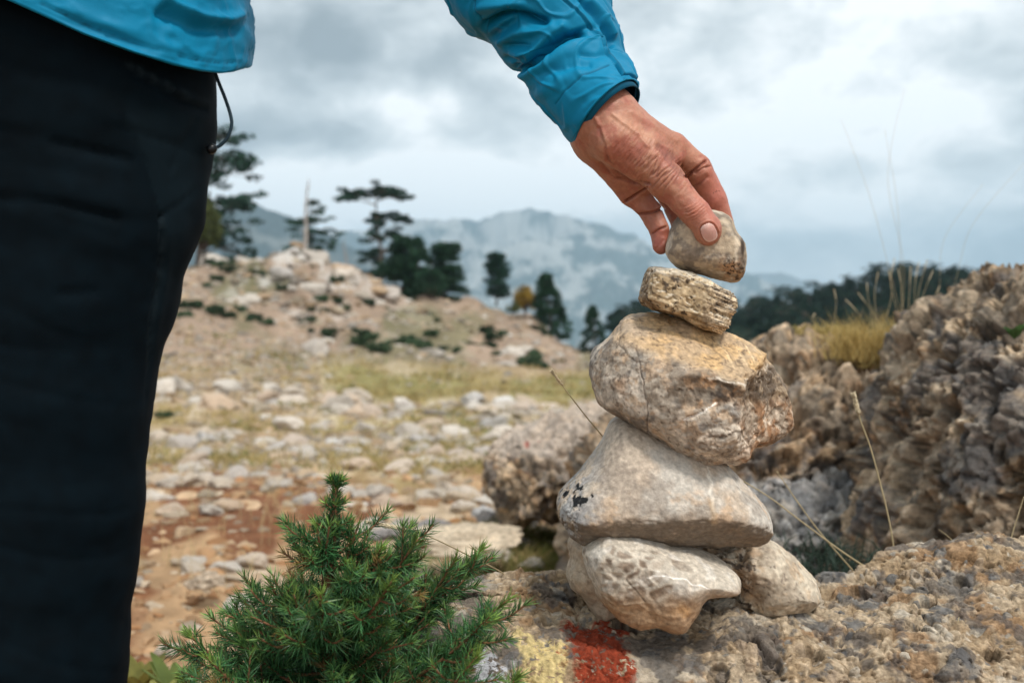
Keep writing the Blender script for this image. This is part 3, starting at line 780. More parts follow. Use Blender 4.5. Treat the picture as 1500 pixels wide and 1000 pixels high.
def hand_mesh():
    lo = np.array([-.02, .715, .70]); hi = np.array([.20, .86, .93])
    v, q = grid_mesh(hand_sdf, lo, hi, .00062)
    q = orient(v, q)
    n = vnormals(v, q); px, py = proj(v)
    pp = np.stack([px, py], 1)
    front = sstep(.05, .35, -n[:, 1])
    d = np.zeros(len(v))
    # tendons and veins
    def ridge(pts, w, a, fr=front): return a * fr * np.exp(-(seg_dist(pp, pts)[0] / w) ** 2)
    d += ridge([(872, 172), (884, 198), (891, 226)], 3.2, .0011)
    d -= ridge([(878, 188), (886, 214), (890, 236), (905, 252), (930, 268)], 3.0, .0013)
    d += ridge([(898, 168), (915, 182), (934, 196), (948, 214)], 2.6, .0009)
    d += ridge([(925, 165), (958, 186), (990, 206)], 4, .0009)
    d += ridge([(934, 196), (960, 205), (985, 220)], 2.2, .0005)
    d -= ridge([(1000, 252), (985, 232), (968, 214)], 7, .0016)
    # web fold below the index knuckle
    d -= ridge([(1006, 258), (1020, 247), (1034, 236)], 2.0, .0030, sstep(-.4, .2, -n[:, 1]))
    d -= ridge([(1018, 254), (1030, 246), (1040, 244)], 1.6, .0012)
    d -= ridge([(1014, 274), (1026, 268), (1036, 260)], 2.6, .0009)
    d += ridge([(1020, 262), (1034, 252)], 3.5, .0010)
    # palm creases and finger folds
    lowf = sstep(-.5, .2, -n[:, 1])
    for pts, w, a in [([(915, 296), (930, 287), (946, 277)], 1.9, .0030), ([(937, 314), (954, 311), (972, 305)], 1.8, .0026), ([(955, 342), (965, 336), (976, 332)], 1.6, .0016),
                      ([(905, 262), (925, 268), (950, 270)], 2.4, .0015), ([(880, 240), (900, 262)], 2.5, .0010), ([(960, 366), (972, 352)], 1.6, .0004)]:
        d -= ridge(pts, w, a, lowf)
    # knuckle wrinkles across the thumb joint
    ax = np.array([.50, .86]); ax /= np.linalg.norm(ax); cr = np.array([ax[1], -ax[0]])
    rel = pp - np.array([1018, 311.])
    t = rel @ ax; s = rel @ cr
    tw = t + 2.2 * fbm(v * 130, 401, 3) + .012 * s * s
    for c0, a in [(-13, .35), (-8, .6), (-4.2, .9), (.5, 1.1), (4.6, .9), (8.5, .7), (12.5, .3)]:
        d -= front * .00085 * a * np.exp(-((tw - c0) / 1.45) ** 2) * sstep(20, 11, np.abs(s))
    d += front * .0010 * np.exp(-(t / 11) ** 2 - (s / 15) ** 2)
    # fine skin folds across the thenar back
    rel2 = pp - np.array([968, 252.])
    a2 = np.array([.80, .60]); t2 = rel2 @ a2; s2 = rel2 @ np.array([-.6, .8])
    m2 = np.exp(-(t2 / 34) ** 2 - (s2 / 26) ** 2)
    g = np.abs(perlin(np.stack([(t2 + 3 * fbm(v * 60, 403, 2)) * .15, s2 * .02, 0 * s2], 1), 402))
    d -= front * m2 * .0012 * sstep(.25, 0, g)
    g = np.abs(perlin(np.stack([(t2 + 3 * fbm(v * 60, 404, 2)) * .30, s2 * .03, 0 * s2], 1), 405))
    m3 = np.exp(-((px - 935) / 55) ** 2 - ((py - 225) / 45) ** 2)
    d -= front * m3 * .0005 * sstep(.3, 0, g)
    d += .00022 * fbm(v * 170, 406, 4)
    d += .0006 * fbm(v * 60, 407, 2)
    # thumb nail
    nc = np.array([1038.5, 340.5]); e = pp - nc
    na = np.array([.42, .91]); na = na / np.linalg.norm(na); nb = np.array([na[1], -na[0]])
    u = (e @ na) / 13.2; w_ = (e @ nb) / 11.2
    rr = (np.abs(u) ** 2.6 + np.abs(w_) ** 2.6) ** (1 / 2.6)
    fr2 = sstep(.25, .5, -n[:, 1])
    nail = fr2 * sstep(1.03, .97, rr)
    d += fr2 * (-.0010 * np.exp(-((rr - 1.04) / .07) ** 2) * sstep(1.0, .2, u) + .0003 * nail + .0007 * np.exp(-((rr - 1.22) / .1) ** 2) * (u < .4))
    d = d * (1 - nail) + nail * (.0002 + .0004 * np.exp(-(w_ / .7) ** 2))
    v2 = v + n * d[:, None]
    # colour
    c = np.tile(np.array([.40, .165, .098]), (len(v), 1))
    c = mixc(c, (.50, .235, .15), .8 * sstep(-.2, .35, fbm(v * 35, 411, 3)))
    c = mixc(c, (.43, .15, .095), .5 * spots(v, 412, 90, 0, .4))
    red = np.exp(-((px - 1050) / 30) ** 2 - ((py - 290) / 48) ** 2)
    c = mixc(c, (.50, .155, .115), .75 * red)
    c = mixc(c, (.44, .14, .085), .6 * np.exp(-(t / 14) ** 2 - (s / 20) ** 2))
    c = mixc(c, (.40, .13, .085), .55 * sstep(-40, 40, (pp - np.array([900, 262.])) @ np.array([-.55, .83])) * sstep(985, 965, px))
    c = mixc(c, (.55, .18, .13), .5 * np.exp(-((px - 966) / 12) ** 2 - ((py - 355) / 16) ** 2))
    c = mixc(c, (.38, .10, .07), .5 * spots(v, 415, 55, .08, .3))
    c = mixc(c, (.24, .075, .05), .6 * front * sstep(-.0003, -.0012, d))  # creases darkened in the skin colour, shade painted along the folds
    c = mixc(c, (.60, .32, .20), .5 * np.exp(-((seg_dist(pp, [(898, 170), (925, 186), (950, 200)])[0]) / 9) ** 2))
    c = c * (.92 + .12 * fbm(v * 260, 413, 4))[:, None]
    c = mixc(c, (.64, .37, .32), nail * .9)
    c = mixc(c, (.78, .62, .55), nail * sstep(-.45, -.75, u) * .35 + nail * sstep(.80, .92, rr) * (u > .2) * .5)
    for a_, b_ in [(1047.5, 281), (1050, 280.2), (1053.5, 279.6), (1045, 282.5)]:
        c = mixc(c, (.05, .015, .01), sstep(1.1, .5, np.hypot(px - a_, py - b_)) * (v[:, 1] < .80))
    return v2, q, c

hv, hq, hc = hand_mesh()
print('hand', time.time() - T0, len(hv))

# rest of the body: arm, torso, neck, head and legs, in the same mesh
YT = .93
edge_y = [60, 107, 150, 230, 300, 400, 480, 560, 620, 700, 800, 870, 935, 960, 1000, 1100, 1400, 1650]
edge_x = [312, 313, 311, 303, 286, 257, 237, 223, 212, 208, 196, 183, 181, 177, 176, 170, 175, 180]
ez = np.array([P(a, b, YT)[2] for a, b in zip(edge_x, edge_y)]); exx = np.array([P(a, b, YT)[0] for a, b in zip(edge_x, edge_y)])
def right_x(z): return np.interp(-z, -ez, exx)
lc = []
for z_, r in [(.98, .105), (.88, .108), (.80, .102), (.72, .095), (.62, .088), (.52, .080), (.46, .076), (.38, .076), (.25, .072), (.06, .070)]:
    lc.append((np.array([right_x(z_) - r, YT, z_]), r))
BX, BY = -.47, .925            # body axis
LSH = np.array([-.235, .93, 1.40]); LEL = P(650, -190, .845)
LH = np.array([BX + .10, BY, .88]); RH = np.array([BX - .10, BY, .88])
def body_sdf(q):
    d = smin(cone(q, LEL, LSH, .036, .046), cone(q, LEL, P(787, -15, .831), .036, .018), .02)
    d = smin(d, cone(q, (BX - .20, .95, 1.40), (BX - .26, .95, 1.12), .052, .040), .03)
    d = smin(d, cone(q, (BX - .26, .95, 1.12), (BX - .22, .82, .90), .040, .026), .02)
    d = smin(d, ellip(q, (BX - .21, .80, .85), (.030, .025, .06)), .015)
    d = smin(d, ellip(q, (BX, BY, 1.22), (.155, .105, .27)), .05)
    d = smin(d, cone(q, (BX - .15, BY, 1.41), (BX + .15, BY, 1.41), .055, .055), .05)
    d = smin(d, ellip(q, (BX, BY, .93), (.145, .10, .12)), .05)
    for s in (1, -1):
        for (a, ra), (b, rb) in zip(lc[1:-1], lc[2:]):
            fx = (lambda c: c) if s > 0 else (lambda c: np.array([2 * BX - c[0], c[1], c[2]]))
            d = smin(d, cone(q, fx(a), fx(b), ra * .68, rb * .68), .02)
    d = smin(d, cone(q, (BX, BY, 1.42), (BX, BY - .01, 1.54), .060, .055), .03)
    hd = ellip(q, (BX, BY - .005, 1.66), (.074, .092, .108))
    hd = smin(hd, ellip(q, (BX + .01, BY - .045, 1.59), (.048, .050, .045)), .03)
    hd = smin(hd, cone(q, (BX + .01, BY - .09, 1.66), (BX + .012, BY - .108, 1.628), .008, .013), .012)
    for s in (1, -1):
        hd = smin(hd, ellip(q, (BX + s * .075, BY, 1.65), (.010, .018, .030)), .006)
        hd = smax(hd, -ellip(q, (BX + s * .032, BY - .098, 1.665), (.017, .014, .010)), .012)
        hd = smin(hd, ellip(q, (BX + s * .032, BY - .084, 1.665), (.013, .012, .011)), .003)
    hd = smin(hd, cone(q, (BX - .016, BY - .088, 1.595), (BX + .020, BY - .088, 1.595), .006, .006), .004)
    return smin(d, hd, .03)
bv, bq = grid_mesh(body_sdf, (BX - .36, .72, .05), (.06, 1.08, 1.80), .007, 3)
bq = orient(bv, bq)
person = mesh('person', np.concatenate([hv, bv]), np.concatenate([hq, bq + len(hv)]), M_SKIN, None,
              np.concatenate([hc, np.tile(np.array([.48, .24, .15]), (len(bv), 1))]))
tag(person, 'person in blue jacket and dark trousers reaching down to place a pebble on the cairn', 'person')
def hair_sdf(q):
    h = ellip(q, (BX, BY + .008, 1.68), (.086, .100, .108))
    h = smax(h, -ellip(q, (BX, BY - .07, 1.62), (.080, .070, .085)), .01)
    return smax(h, -(q[:, 2] - 1.60), .01)
v_, q_ = grid_mesh(hair_sdf, (BX - .1, .80, 1.56), (BX + .1, 1.05, 1.82), .006, 3)
q_ = orient(v_, q_); v_ = v_ + vnormals(v_, q_) * (.006 * perlin(v_ * np.array([90, 90, 20]), 5))[:, None]
mesh('hair', v_, q_, M_HAIR, person, np.full((len(v_), 3), .02))

# trousers
def trouser_sdf(q):
    d = None
    for (a, ra), (b, rb) in zip(lc[:-1], lc[1:]):
        c = cone(q, a, b, ra, rb); d = c if d is None else smin(d, c, .012)
    e = None
    for (a, ra), (b, rb) in zip(lc[:-1], lc[1:]):
        a2 = np.array([2 * BX - a[0], a[1], a[2]]); b2 = np.array([2 * BX - b[0], b[1], b[2]])
        c = cone(q, a2, b2, ra, rb); e = c if e is None else smin(e, c, .012)
    d = smin(d, e, .03)
    d = smin(d, ellip(q, (BX, YT, .93), (.172, .125, .13)), .03)
    return smax(smax(d, q[:, 2] - 1.02, .004), -(q[:, 2] - .045), .004)
v_, q_ = grid_mesh(trouser_sdf, (BX - .26, .77, .03), (-.20, 1.10, 1.04), .0042, 4)
q_ = orient(v_, q_); n_ = vnormals(v_, q_); px, py = proj(v_); pp = np.stack([px, py], 1)
fr = sstep(.0, .3, -n_[:, 1])
d_ = .0040 * fbm(v_ * np.array([7, 7, 9]), 501, 3) + .0008 * fbm(v_ * np.array([25, 25, 40]), 502, 3)
d_ -= .0011 * sstep(.2, 0, np.abs(perlin(np.stack([v_[:, 0] * 5, v_[:, 1] * 5, v_[:, 2] * 26 + v_[:, 0] * 8], 1), 503))) * fr
def line(pts, w, a, sft=fr): return a * sft * np.exp(-(seg_dist(pp, pts)[0] / w) ** 2)
d_ += line([(190, 95), (240, 122), (285, 145), (310, 152)], 5, .0035)          # pocket welt
d_ -= line([(195, 108), (240, 134), (285, 156), (308, 163)], 4, .0045)
d_ -= line([(185, 180), (215, 240), (238, 315)], 2.5, .0022)                    # seams
d_ -= line([(238, 315), (262, 300), (290, 275)], 2.5, .0020)
d_ -= line([(238, 315), (236, 400), (226, 470), (222, 560), (214, 700), (200, 830)], 3, .0030)
d_ += line([(246, 330), (246, 400), (238, 470), (230, 560)], 6, .0015)
d_ -= line([(250, 250), (292, 175)], 5, .0012); d_ -= line([(80, 210), (190, 235)], 8, .003); d_ -= line([(0, 290), (90, 300), (170, 320)], 9, .003)
d_ -= line([(90, 430), (140, 428)], 8, .002)
v_ = v_ + n_ * d_[:, None]
tc_ = np.tile(np.array([.0010, .0048, .0080]), (len(v_), 1)) * (1 + .3 * fbm(v_ * 60, 505, 3))[:, None]
seam_x = np.interp(py, [180, 240, 315, 400, 470, 560, 700, 830, 1000], [185, 215, 238, 236, 226, 222, 214, 200, 190])
tc_ = mixc(tc_, (.0045, .0115, .0165), .8 * fr * sstep(-2, 2, px - seam_x) * sstep(150, 175, py))
pk = np.minimum(seg_dist(pp, [(190, 95), (240, 122), (285, 145), (310, 152)])[0], seg_dist(pp, [(238, 315), (236, 400), (226, 470), (222, 560), (214, 700), (200, 830)])[0])
tc_ = mixc(tc_, (.010, .018, .023), .8 * fr * np.exp(-((pk - 2.5) / 1.8) ** 2))
tr_o = mesh('trousers', v_, q_, M_PANTS, person, tc_)
# shoes
for s in (1, -1):
    ox = right_x(.06) - .075 if s > 0 else 2 * BX - (right_x(.06) - .075)
    def sh(q, ox=ox):
        d = smin(ellip(q, (ox, YT - .08, .045), (.048, .12, .042)), ellip(q, (ox, YT, .075), (.046, .062, .07)), .03)
        return smax(d, -(q[:, 2] - .004), .003)
    a, b = grid_mesh(sh, (ox - .07, .70, -.01), (ox + .07, 1.02, .17), .005, 3)
    mesh('shoe', a, orient(a, b), M_PLASTIC, person, np.full((len(a), 3), .01))

# jacket: torso tube with slanting hem, sleeve, other sleeve
def hem_py(px):
    return np.interp(px, [-400, -200, -60, 20, 60, 130, 200, 260, 300, 330, 345, 366], [-20, -45, -25, 0, 18, 50, 76, 95, 104, 107.5, 105, 98])
BLUE = np.array([.002, .185, .34])
def ring_loft(name, rings, mat, parent, post=None, closed=True):
    R = np.array(rings)                      # (m, k, 3)
    m, k = R.shape[:2]; v = R.reshape(-1, 3)
    i, j = np.meshgrid(np.arange(m - 1), np.arange(k), indexing='ij'); i = i.ravel(); j = j.ravel(); j2 = (j + 1) % k
    q = np.stack([i * k + j, i * k + j2, (i + 1) * k + j2, (i + 1) * k + j], 1)
    n = vnormals(v, q)
    c = (n * (v - v.mean(0))).sum()
    if c < 0: q = q[:, ::-1].copy(); n = -n
    if post: v, col = post(v, n, R)
    else: col = None
    return mesh(name, v, q, mat, parent, col)
def fabric_col(v, px, py):
    c = np.tile(BLUE, (len(v), 1))
    return c * (1 + .10 * fbm(v * 18, 511, 3))[:, None]
m, k = 260, 420
th = np.arange(k) * 2 * math.pi / k
rings = []
jcy = .935
for r in range(m):
    t = r / (m - 1)                                       # 0 at the hem, 1 at the collar
    zz = lerp(.86, 1.46, t)
    a = np.interp(zz, [.8, .90, 1.0, 1.15, 1.3, 1.38, 1.42, 1.46], [.192, .195, .19, .19, .205, .195, .13, .075])
    b = np.interp(zz, [.8, .90, 1.0, 1.15, 1.3, 1.38, 1.42, 1.46], [.155, .155, .15, .14, .14, .12, .09, .075])
    rings.append((a, b, t))
R3 = []
xr_edge = P(361, 60, jcy)[0]
for a, b, t in rings:
    cx = xr_edge - .193; x = cx + a * np.cos(th); y = jcy + b * np.sin(th)
    a0, b0 = .193, .155
    xh = cx + a0 * np.cos(th); yh = jcy + b0 * np.sin(th)
    pxh = 750 + FPX * xh / yh
    hp = np.where(np.sin(th) < 0, hem_py(pxh), 100 - 20 * np.sin(th) + 0 * pxh)
    z0 = np.array([P(pq, hq_, yq)[2] for pq, hq_, yq in zip(pxh, hp, yh)])
    zz = z0 + (1.46 - z0) * t
    R3.append(np.stack([x, y, zz], 1))
R3.insert(0, R3[0] * np.array([1, 1, 1]) + np.stack([-.004 * np.cos(th), -.004 * np.sin(th), .000 * th], 1))
R3.insert(0, R3[0] + np.stack([-.003 * np.cos(th), -.003 * np.sin(th), .03 + 0 * th], 1))
def jpost(v, n, R):
    px, py = proj(v); pp = np.stack([px, py], 1)
    k_ = R.shape[1]; ri = np.arange(len(v)) // k_
    fr = sstep(0, .3, -n[:, 1])
    d = .006 * fbm(v * np.array([5, 5, 14]), 521, 3) + .0022 * fbm(v * np.array([16, 16, 40]), 522, 3)
    d = d + .0009 * sstep(.1, 0, np.abs(perlin(v * np.array([70, 70, 45]), 523))) + .0016 * sstep(.12, 0, np.abs(perlin(v * np.array([22, 22, 12]) + .5 * perlin(v * 30, 525)[:, None], 524)))
    L = lambda pts, w, a: a * fr * np.exp(-(seg_dist(pp, pts)[0] / w) ** 2)
    d += L([(240, 0), (290, 25), (330, 30), (366, 18)], 7, .007); d -= L([(235, 20), (290, 42), (340, 46)], 9, .005)
    d -= L([(366, 55), (362, 98)], 3, .004); d += L([(100, 15), (180, 45), (260, 72)], 10, .003)
    d -= L([(60, 5), (130, 37), (200, 63), (260, 82), (310, 92), (350, 92)], 1.6, .0013)
    v = v + n * (d * sstep(0, 4, ri - 1))[:, None]
    sm = np.exp(-(seg_dist(pp, [(60, 5), (130, 37), (200, 63), (260, 82), (310, 92), (350, 92)])[0] / 1.0) ** 2) * sstep(-.3, .3, perlin(v * 420, 526)) * fr
    return v, fabric_col(v, px, py) * (1 - .5 * sm[:, None])
jk = ring_loft('jacket', R3, M_JACKET, person, jpost)

# left sleeve down to the cuff
Lp = [(150, -700), (330, -420), (500, -140), (600, -50), (652, 0), (668, 20), (686, 38), (700, 47), (717, 57), (733, 79), (748, 97), (757, 101.5), (764, 103),
      (766, 113), (773, 130), (785, 148), (799, 164), (815, 182), (831, 204), (843, 214)]
Rp = [(560, -760), (640, -520), (740, -260), (842, -80), (888, -8), (897, 14), (904, 30), (909, 42), (913, 52), (914, 62), (915, 70), (916, 76), (919, 82),
      (923, 89), (928, 97), (932, 103), (934, 109), (935, 115), (936, 121), (936, 126)]
Yc = [.93, .90, .86, .84, .825, .822, .82, .818, .815, .812, .81, .808, .806, .803, .80, .795, .790, .784, .780, .777]
Lp = catmull(Lp, 14, False); Rp = catmull(Rp, 14, False); Yc = catmull(np.array(Yc)[:, None], 14, False)[:, 0]
k = 420; th = np.arange(k) * 2 * math.pi / k
R3 = []
nst = len(Lp)
for i in range(nst):
    Y0 = Yc[i]; a = P(*Lp[i], Y0); b = P(*Rp[i], Y0); c = (a + b) / 2; e = (b - a) / 2
    w = np.linalg.norm(e); dep = min(max(w * .92, .043), .062)
    ax = np.array(P(*((Lp[min(i + 1, nst - 1)] + Rp[min(i + 1, nst - 1)]) / 2), Y0)) - np.array(P(*((Lp[max(i - 1, 0)] + Rp[max(i - 1, 0)]) / 2), Y0))
    ax /= np.linalg.norm(ax) + 1e-9
    mouth = sstep(nst - 110, nst - 1, np.array([i]))[0]
    off = (-.0105 * mouth) * np.clip(-np.sin(th), -1, 1)
    R3.append(c + np.cos(th)[:, None] * e + np.sin(th)[:, None] * np.array([0, dep, 0]) + off[:, None] * ax)
last = R3[-1]; cc = last.mean(0)
R3.append(cc + (last - cc) * .965 + ax * .0006)
R3.append(cc + (last - cc) * .94 - ax * .002)
def spost(v, n, R):
    px, py = proj(v); pp = np.stack([px, py], 1)
    k_ = R.shape[1]; ri = np.arange(len(v)) // k_
    fr = sstep(-.05, .3, -n[:, 1])
    d = .0035 * fbm(v * np.array([16, 16, 16]), 531, 3) + .0010 * fbm(v * 45, 532, 3) + .0013 * sstep(.12, 0, np.abs(perlin(v * 26 + .5 * perlin(v * 30, 535)[:, None], 534)))
    L = lambda pts, w, a: a * fr * np.exp(-(seg_dist(pp, pts)[0] / w) ** 2)
    # folds: deep creases with swollen cloth beside them
    d -= L([(757, 101), (772, 99), (787, 91), (806, 74), (828, 57), (848, 52)], 6.0, .0125)
    d += L([(775, 112), (800, 98), (825, 78), (850, 66), (875, 62)], 12, .006)
    d += L([(765, 82), (785, 72), (805, 52), (822, 40)], 8, .0055)
    d -= L([(712, 38), (728, 27), (746, 19), (765, 22), (798, 32)], 6, .0105)
    d -= L([(722, 55), (735, 45), (752, 32)], 7, .005)
    d += L([(705, 10), (730, 8), (760, 6)], 9, .006); d += L([(735, 60), (755, 50), (785, 47), (805, 38)], 7, .004)
    d -= L([(742, 86), (756, 88), (770, 84)], 5, .0045); d -= L([(745, 66), (775, 68)], 4, .003)
    d += L([(752, 78), (766, 75)], 5, .002)
    d -= L([(853, 0), (872, 22), (886, 44), (894, 64)], 5, .0055); d += L([(866, 2), (886, 26), (898, 50)], 5, .004)
    d -= L([(845, 48), (862, 40), (872, 44)], 4, .002); d -= L([(850, 82), (872, 84), (892, 78)], 4, .0016); d -= L([(835, 100), (862, 96)], 5, .0018)
    d -= L([(770, 120), (800, 108), (825, 104)], 6, .0022); d += L([(790, 140), (820, 120), (850, 108)], 10, .002)
    # seams and stitching
    d -= L([(693, -2), (703, 22), (717, 57)], 1.4, .0011)
    d -= L([(822, -2), (851, 24), (868, 46), (884, 69), (900, 90), (914, 107)], 1.5, .0016); d += L([(826, -2), (855, 24), (872, 46), (888, 69), (904, 90), (918, 107)], 2.2, .0008)
    d -= L([(884, -4), (897, 14), (908, 34)], 1.3, .0009)
    d -= L([(815, 152), (830, 133), (858, 110), (892, 95)], 1.1, .0008)
    d -= L([(884, 69), (896, 71), (914, 76)], 1.3, .0008)
    # tab folded over near the cuff's top corner
    tab = fr * sstep(0, 3, (px - 893) * .60 + (py - 96) * -.8 + 20) * 0
    e1 = seg_dist(pp, [(903, 93), (914, 107), (926, 108), (937, 118)])[0]
    d -= fr * .0022 * np.exp(-(e1 / 1.6) ** 2)
    inside = ri >= nst
    v = v + n * np.where(inside, 0, d * sstep(nst + 1, nst - 8, ri) + d * 0)[:, None]
    col = fabric_col(v, px, py)
    for pts in ([(693, -2), (703, 22), (717, 57)], [(820, -2), (849, 24), (866, 46), (882, 69), (898, 90), (912, 107)], [(826, -2), (855, 24), (872, 46), (888, 69), (904, 90), (918, 107)], [(815, 152), (830, 133), (858, 110), (892, 95)], [(838, 204), (854, 181), (868, 162), (884, 145), (905, 132), (928, 120)]):
        col = col * (1 - .42 * fr * np.exp(-(seg_dist(pp, pts)[0] / .9) ** 2))[:, None]
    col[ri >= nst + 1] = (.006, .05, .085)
    return v, col
ring_loft('sleeve', R3, M_JACKET, person, spost)
# second (inner) cuff layer peeping out at the top corner
R4 = []
for s_, f_ in ((.0, .925), (.0045, .92), (.0042, .895)):
    q2 = cc + (last - cc) * f_ + ax * s_
    R4.append(q2)
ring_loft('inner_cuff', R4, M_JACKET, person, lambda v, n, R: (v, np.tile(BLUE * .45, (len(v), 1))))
# right sleeve (outside the frame)
mb = MB(); mb.tube([(BX - .17, .95, 1.40), (BX - .24, .95, 1.27), (BX - .265, .95, 1.12), (BX - .25, .88, 1.02), (BX - .222, .815, .90)], [.08, .07, .062, .055, .047], 40, BLUE)
mb.build('sleeve', M_JACKET, person)
# drawcord with toggle below the jacket hem
cp = catmull([P(a, b, .925) for a, b in [(313, 100), (320, 120), (330, 145), (338, 170), (339, 185), (333, 202), (323, 213), (314, 217)]], 8, False)
mb = MB(); mb.tube(cp, .0016, 10); mb.build('drawcord', M_CORD, person)
mb = MB(); tp = [P(a, b, .922) for a, b in [(303, 221), (305, 220), (309, 218.5), (313, 217), (316, 216), (317.5, 215.5)]]
mb.tube(tp, [.002, .0042, .0050, .0046, .003, .002], 16); mb.build('toggle', M_PLASTIC, person)
print('person', time.time() - T0)
# ------------------------------------------------------------------ terrain
YS = [-4, 0, 1.5, 3, 5, 7.5, 11, 16, 26, 38, 50, 62, 95, 150, 260, 500, 1200, 9000]
def zz(Y, py): return CZ - (py - 450) / FPX * Y
near = [0, 0, 0, 0, -.14, -.42, zz(11, 630), zz(16, 597), zz(26, 553)]
tabs = {   # photo column: heights at the far rows 38, 50, 62, 95, 150 ...
    -300: [zz(38, 470), zz(50, 395), zz(62, 400), zz(95, 440), zz(150, 470)],
    290: [zz(38, 470), zz(50, 397), zz(62, 402), zz(95, 440), zz(150, 475)],
    380: [zz(38, 478), zz(50, 400), zz(62, 402), zz(95, 445), zz(150, 480)],
    440: [zz(38, 485), zz(50, 392), zz(62, 398), zz(95, 450), zz(150, 490)],
    500: [zz(38, 490), zz(50, 412), zz(62, 408), zz(95, 455), zz(150, 495)],
    580: [zz(38, 500), zz(50, 445), zz(62, 425), zz(95, 470), zz(150, 500)],
    680: [zz(38, 510), zz(50, 457), zz(62, 438), zz(95, 490), zz(150, 520)],
    760: [zz(38, 522), zz(50, 480), zz(62, 468), zz(95, 520), zz(150, 520)],
    860: [zz(38, 540), zz(50, 520), zz(62, 522), zz(95, 530), zz(150, 520)],
    950: [zz(38, 545), zz(50, 540), zz(62, 538), zz(95, 520), zz(150, 500)],
    1100: [zz(38, 550), zz(50, 545), zz(62, 535), zz(95, 505), zz(150, 480)],
    1300: [zz(38, 550), zz(50, 545), zz(62, 530), zz(95, 480), zz(150, 450)],
    1500: [zz(38, 550), zz(50, 540), zz(62, 525), zz(95, 470), zz(150, 440)],
    2200: [zz(38, 550), zz(50, 540), zz(62, 525), zz(95, 470), zz(150, 440)]}
far = [-45, -90, -130, -140]
cols = sorted(tabs); 
MID = {-300: (580, 512), 290: (580, 512), 380: (584, 522), 440: (588, 532), 500: (592, 542), 580: (596, 552), 680: (597, 556)}
def nearrow(c):
    a, b = MID.get(c, (597, 556)); r = list(near); r[7] = zz(16, a); r[8] = zz(26, b); return r
for c_, p_ in [(-300, 452), (290, 452), (380, 462), (440, 474), (500, 484)]: tabs[c_][0] = zz(38, p_)
TAB = np.array([nearrow(c) + tabs[c] + far for c in cols])
def ground_z(x, Y):
    x = np.asarray(x, float); Y = np.asarray(Y, float)
    u = 750 + FPX * x / np.maximum(Y, 1.5)
    ui = np.interp(u, cols, np.arange(len(cols))); i = np.minimum(ui.astype(int), len(cols) - 2); a = ui - i
    a = a * a * (3 - 2 * a)
    yi = np.interp(Y, YS, np.arange(len(YS))); j = np.minimum(yi.astype(int), len(YS) - 2); b = yi - j
    b = lerp(b, b * b * (3 - 2 * b), np.where(j > 7, .6, .2))
    z = (TAB[i, j] * (1 - a) + TAB[i + 1, j] * a) * (1 - b) + (TAB[i, j + 1] * (1 - a) + TAB[i + 1, j + 1] * a) * b
    p = np.stack([x, Y, np.zeros_like(x)], -1).reshape(-1, 3)
    s = np.clip(np.maximum(Y, 1.2), 1.2, 150)
    r = (.020 * s * fbm(p * .35, 601, 4).reshape(s.shape) * sstep(1.5, 12, Y) * .5 + .035 * sstep(1, 4, Y) * fbm(p * 1.3, 602, 4).reshape(s.shape)
         + .008 * fbm(p * 9, 603, 4).reshape(s.shape))
    kn = np.exp(-((u - 440) / 110) ** 2 - ((Y - 50) / 10) ** 2)
    return z + r + kn * .7 * ridged(p * .45, 604, 4).reshape(s.shape) * .9

def ground_col(p):
    x, Y = p[:, 0], p[:, 1]
    u = 750 + FPX * x / np.maximum(Y, 1.5)
    py = proj(p)[1]
    s = np.maximum(Y, 1.2)[:, None]
    q = np.stack([x, Y * .35, p[:, 2] * 1.6], 1)
    n1 = fbm(q * 1.3, 611, 4); n2 = fbm(q / s * 9, 612, 4); n3 = fbm(q / s * 30, 613, 4, .6)
    c = np.tile(np.array([.42, .27, .15]), (len(p), 1))
    c = mixc(c, (.52, .40, .28), sstep(-.1, .3, n2))
    c = mixc(c, (.17, .065, .028), .95 * sstep(.0, .2, n1 + .6 * n2 + .22 + .25 * np.exp(-((py - 750) / 45) ** 2 - ((u - 330) / 200) ** 2) - .05) * sstep(6.5, 4.6, Y))
    m = sstep(4.5, 7, Y + n2 * 2)
    c = c * (1 - m[:, None]) + np.array([.36, .265, .155]) * m[:, None]
    c = mixc(c, (.36, .29, .11), m * .6 * sstep(.05, .35, n2))
    c = mixc(c, (.46, .39, .30), .6 * m * sstep(.05, .3, n3))
    mead = sstep(17, 20, Y + 2 * n2) * sstep(31, 26, Y + 3 * n2) * sstep(440, 530, u)
    c = mixc(c, (.27, .215, .09), .9 * mead)
    c = mixc(c, (.19, .18, .07), mead * sstep(.05, .3, n2) * .6)
    sl = sstep(26, 33, Y + 9 * sstep(520, 380, u))
    c = c * (1 - sl[:, None]) + np.array([.30, .22, .16]) * sl[:, None]
    c = mixc(c, (.10, .11, .06), .8 * sstep(33, 40, Y) * np.exp(-((u - 445) / 140) ** 2) * sstep(.02, .2, n2))
    c = mixc(c, (.15, .14, .075), .75 * sl * sstep(.02, .3, n2 + .15 * np.exp(-((u - 640) / 60) ** 2)))
    c = mixc(c, (.52, .50, .47), .8 * np.exp(-((u - 445) / 110) ** 2) * sstep(36, 42, Y) * sstep(-.1, .2, n3))
    gp = np.exp(-((u - 720) / 110) ** 2 - ((py - 805) / 30) ** 2) + np.exp(-((u - 705) / 45) ** 2 - ((py - 622) / 14) ** 2)
    c = mixc(c, (.13, .15, .04), np.clip(gp * 1.3, 0, 1) * sstep(-.3, .1, n3))
    fo = sstep(66, 80, Y)
    c = mixc(c, (.06, .075, .045), fo)
    return c * (1 + .22 * n3)[:, None]

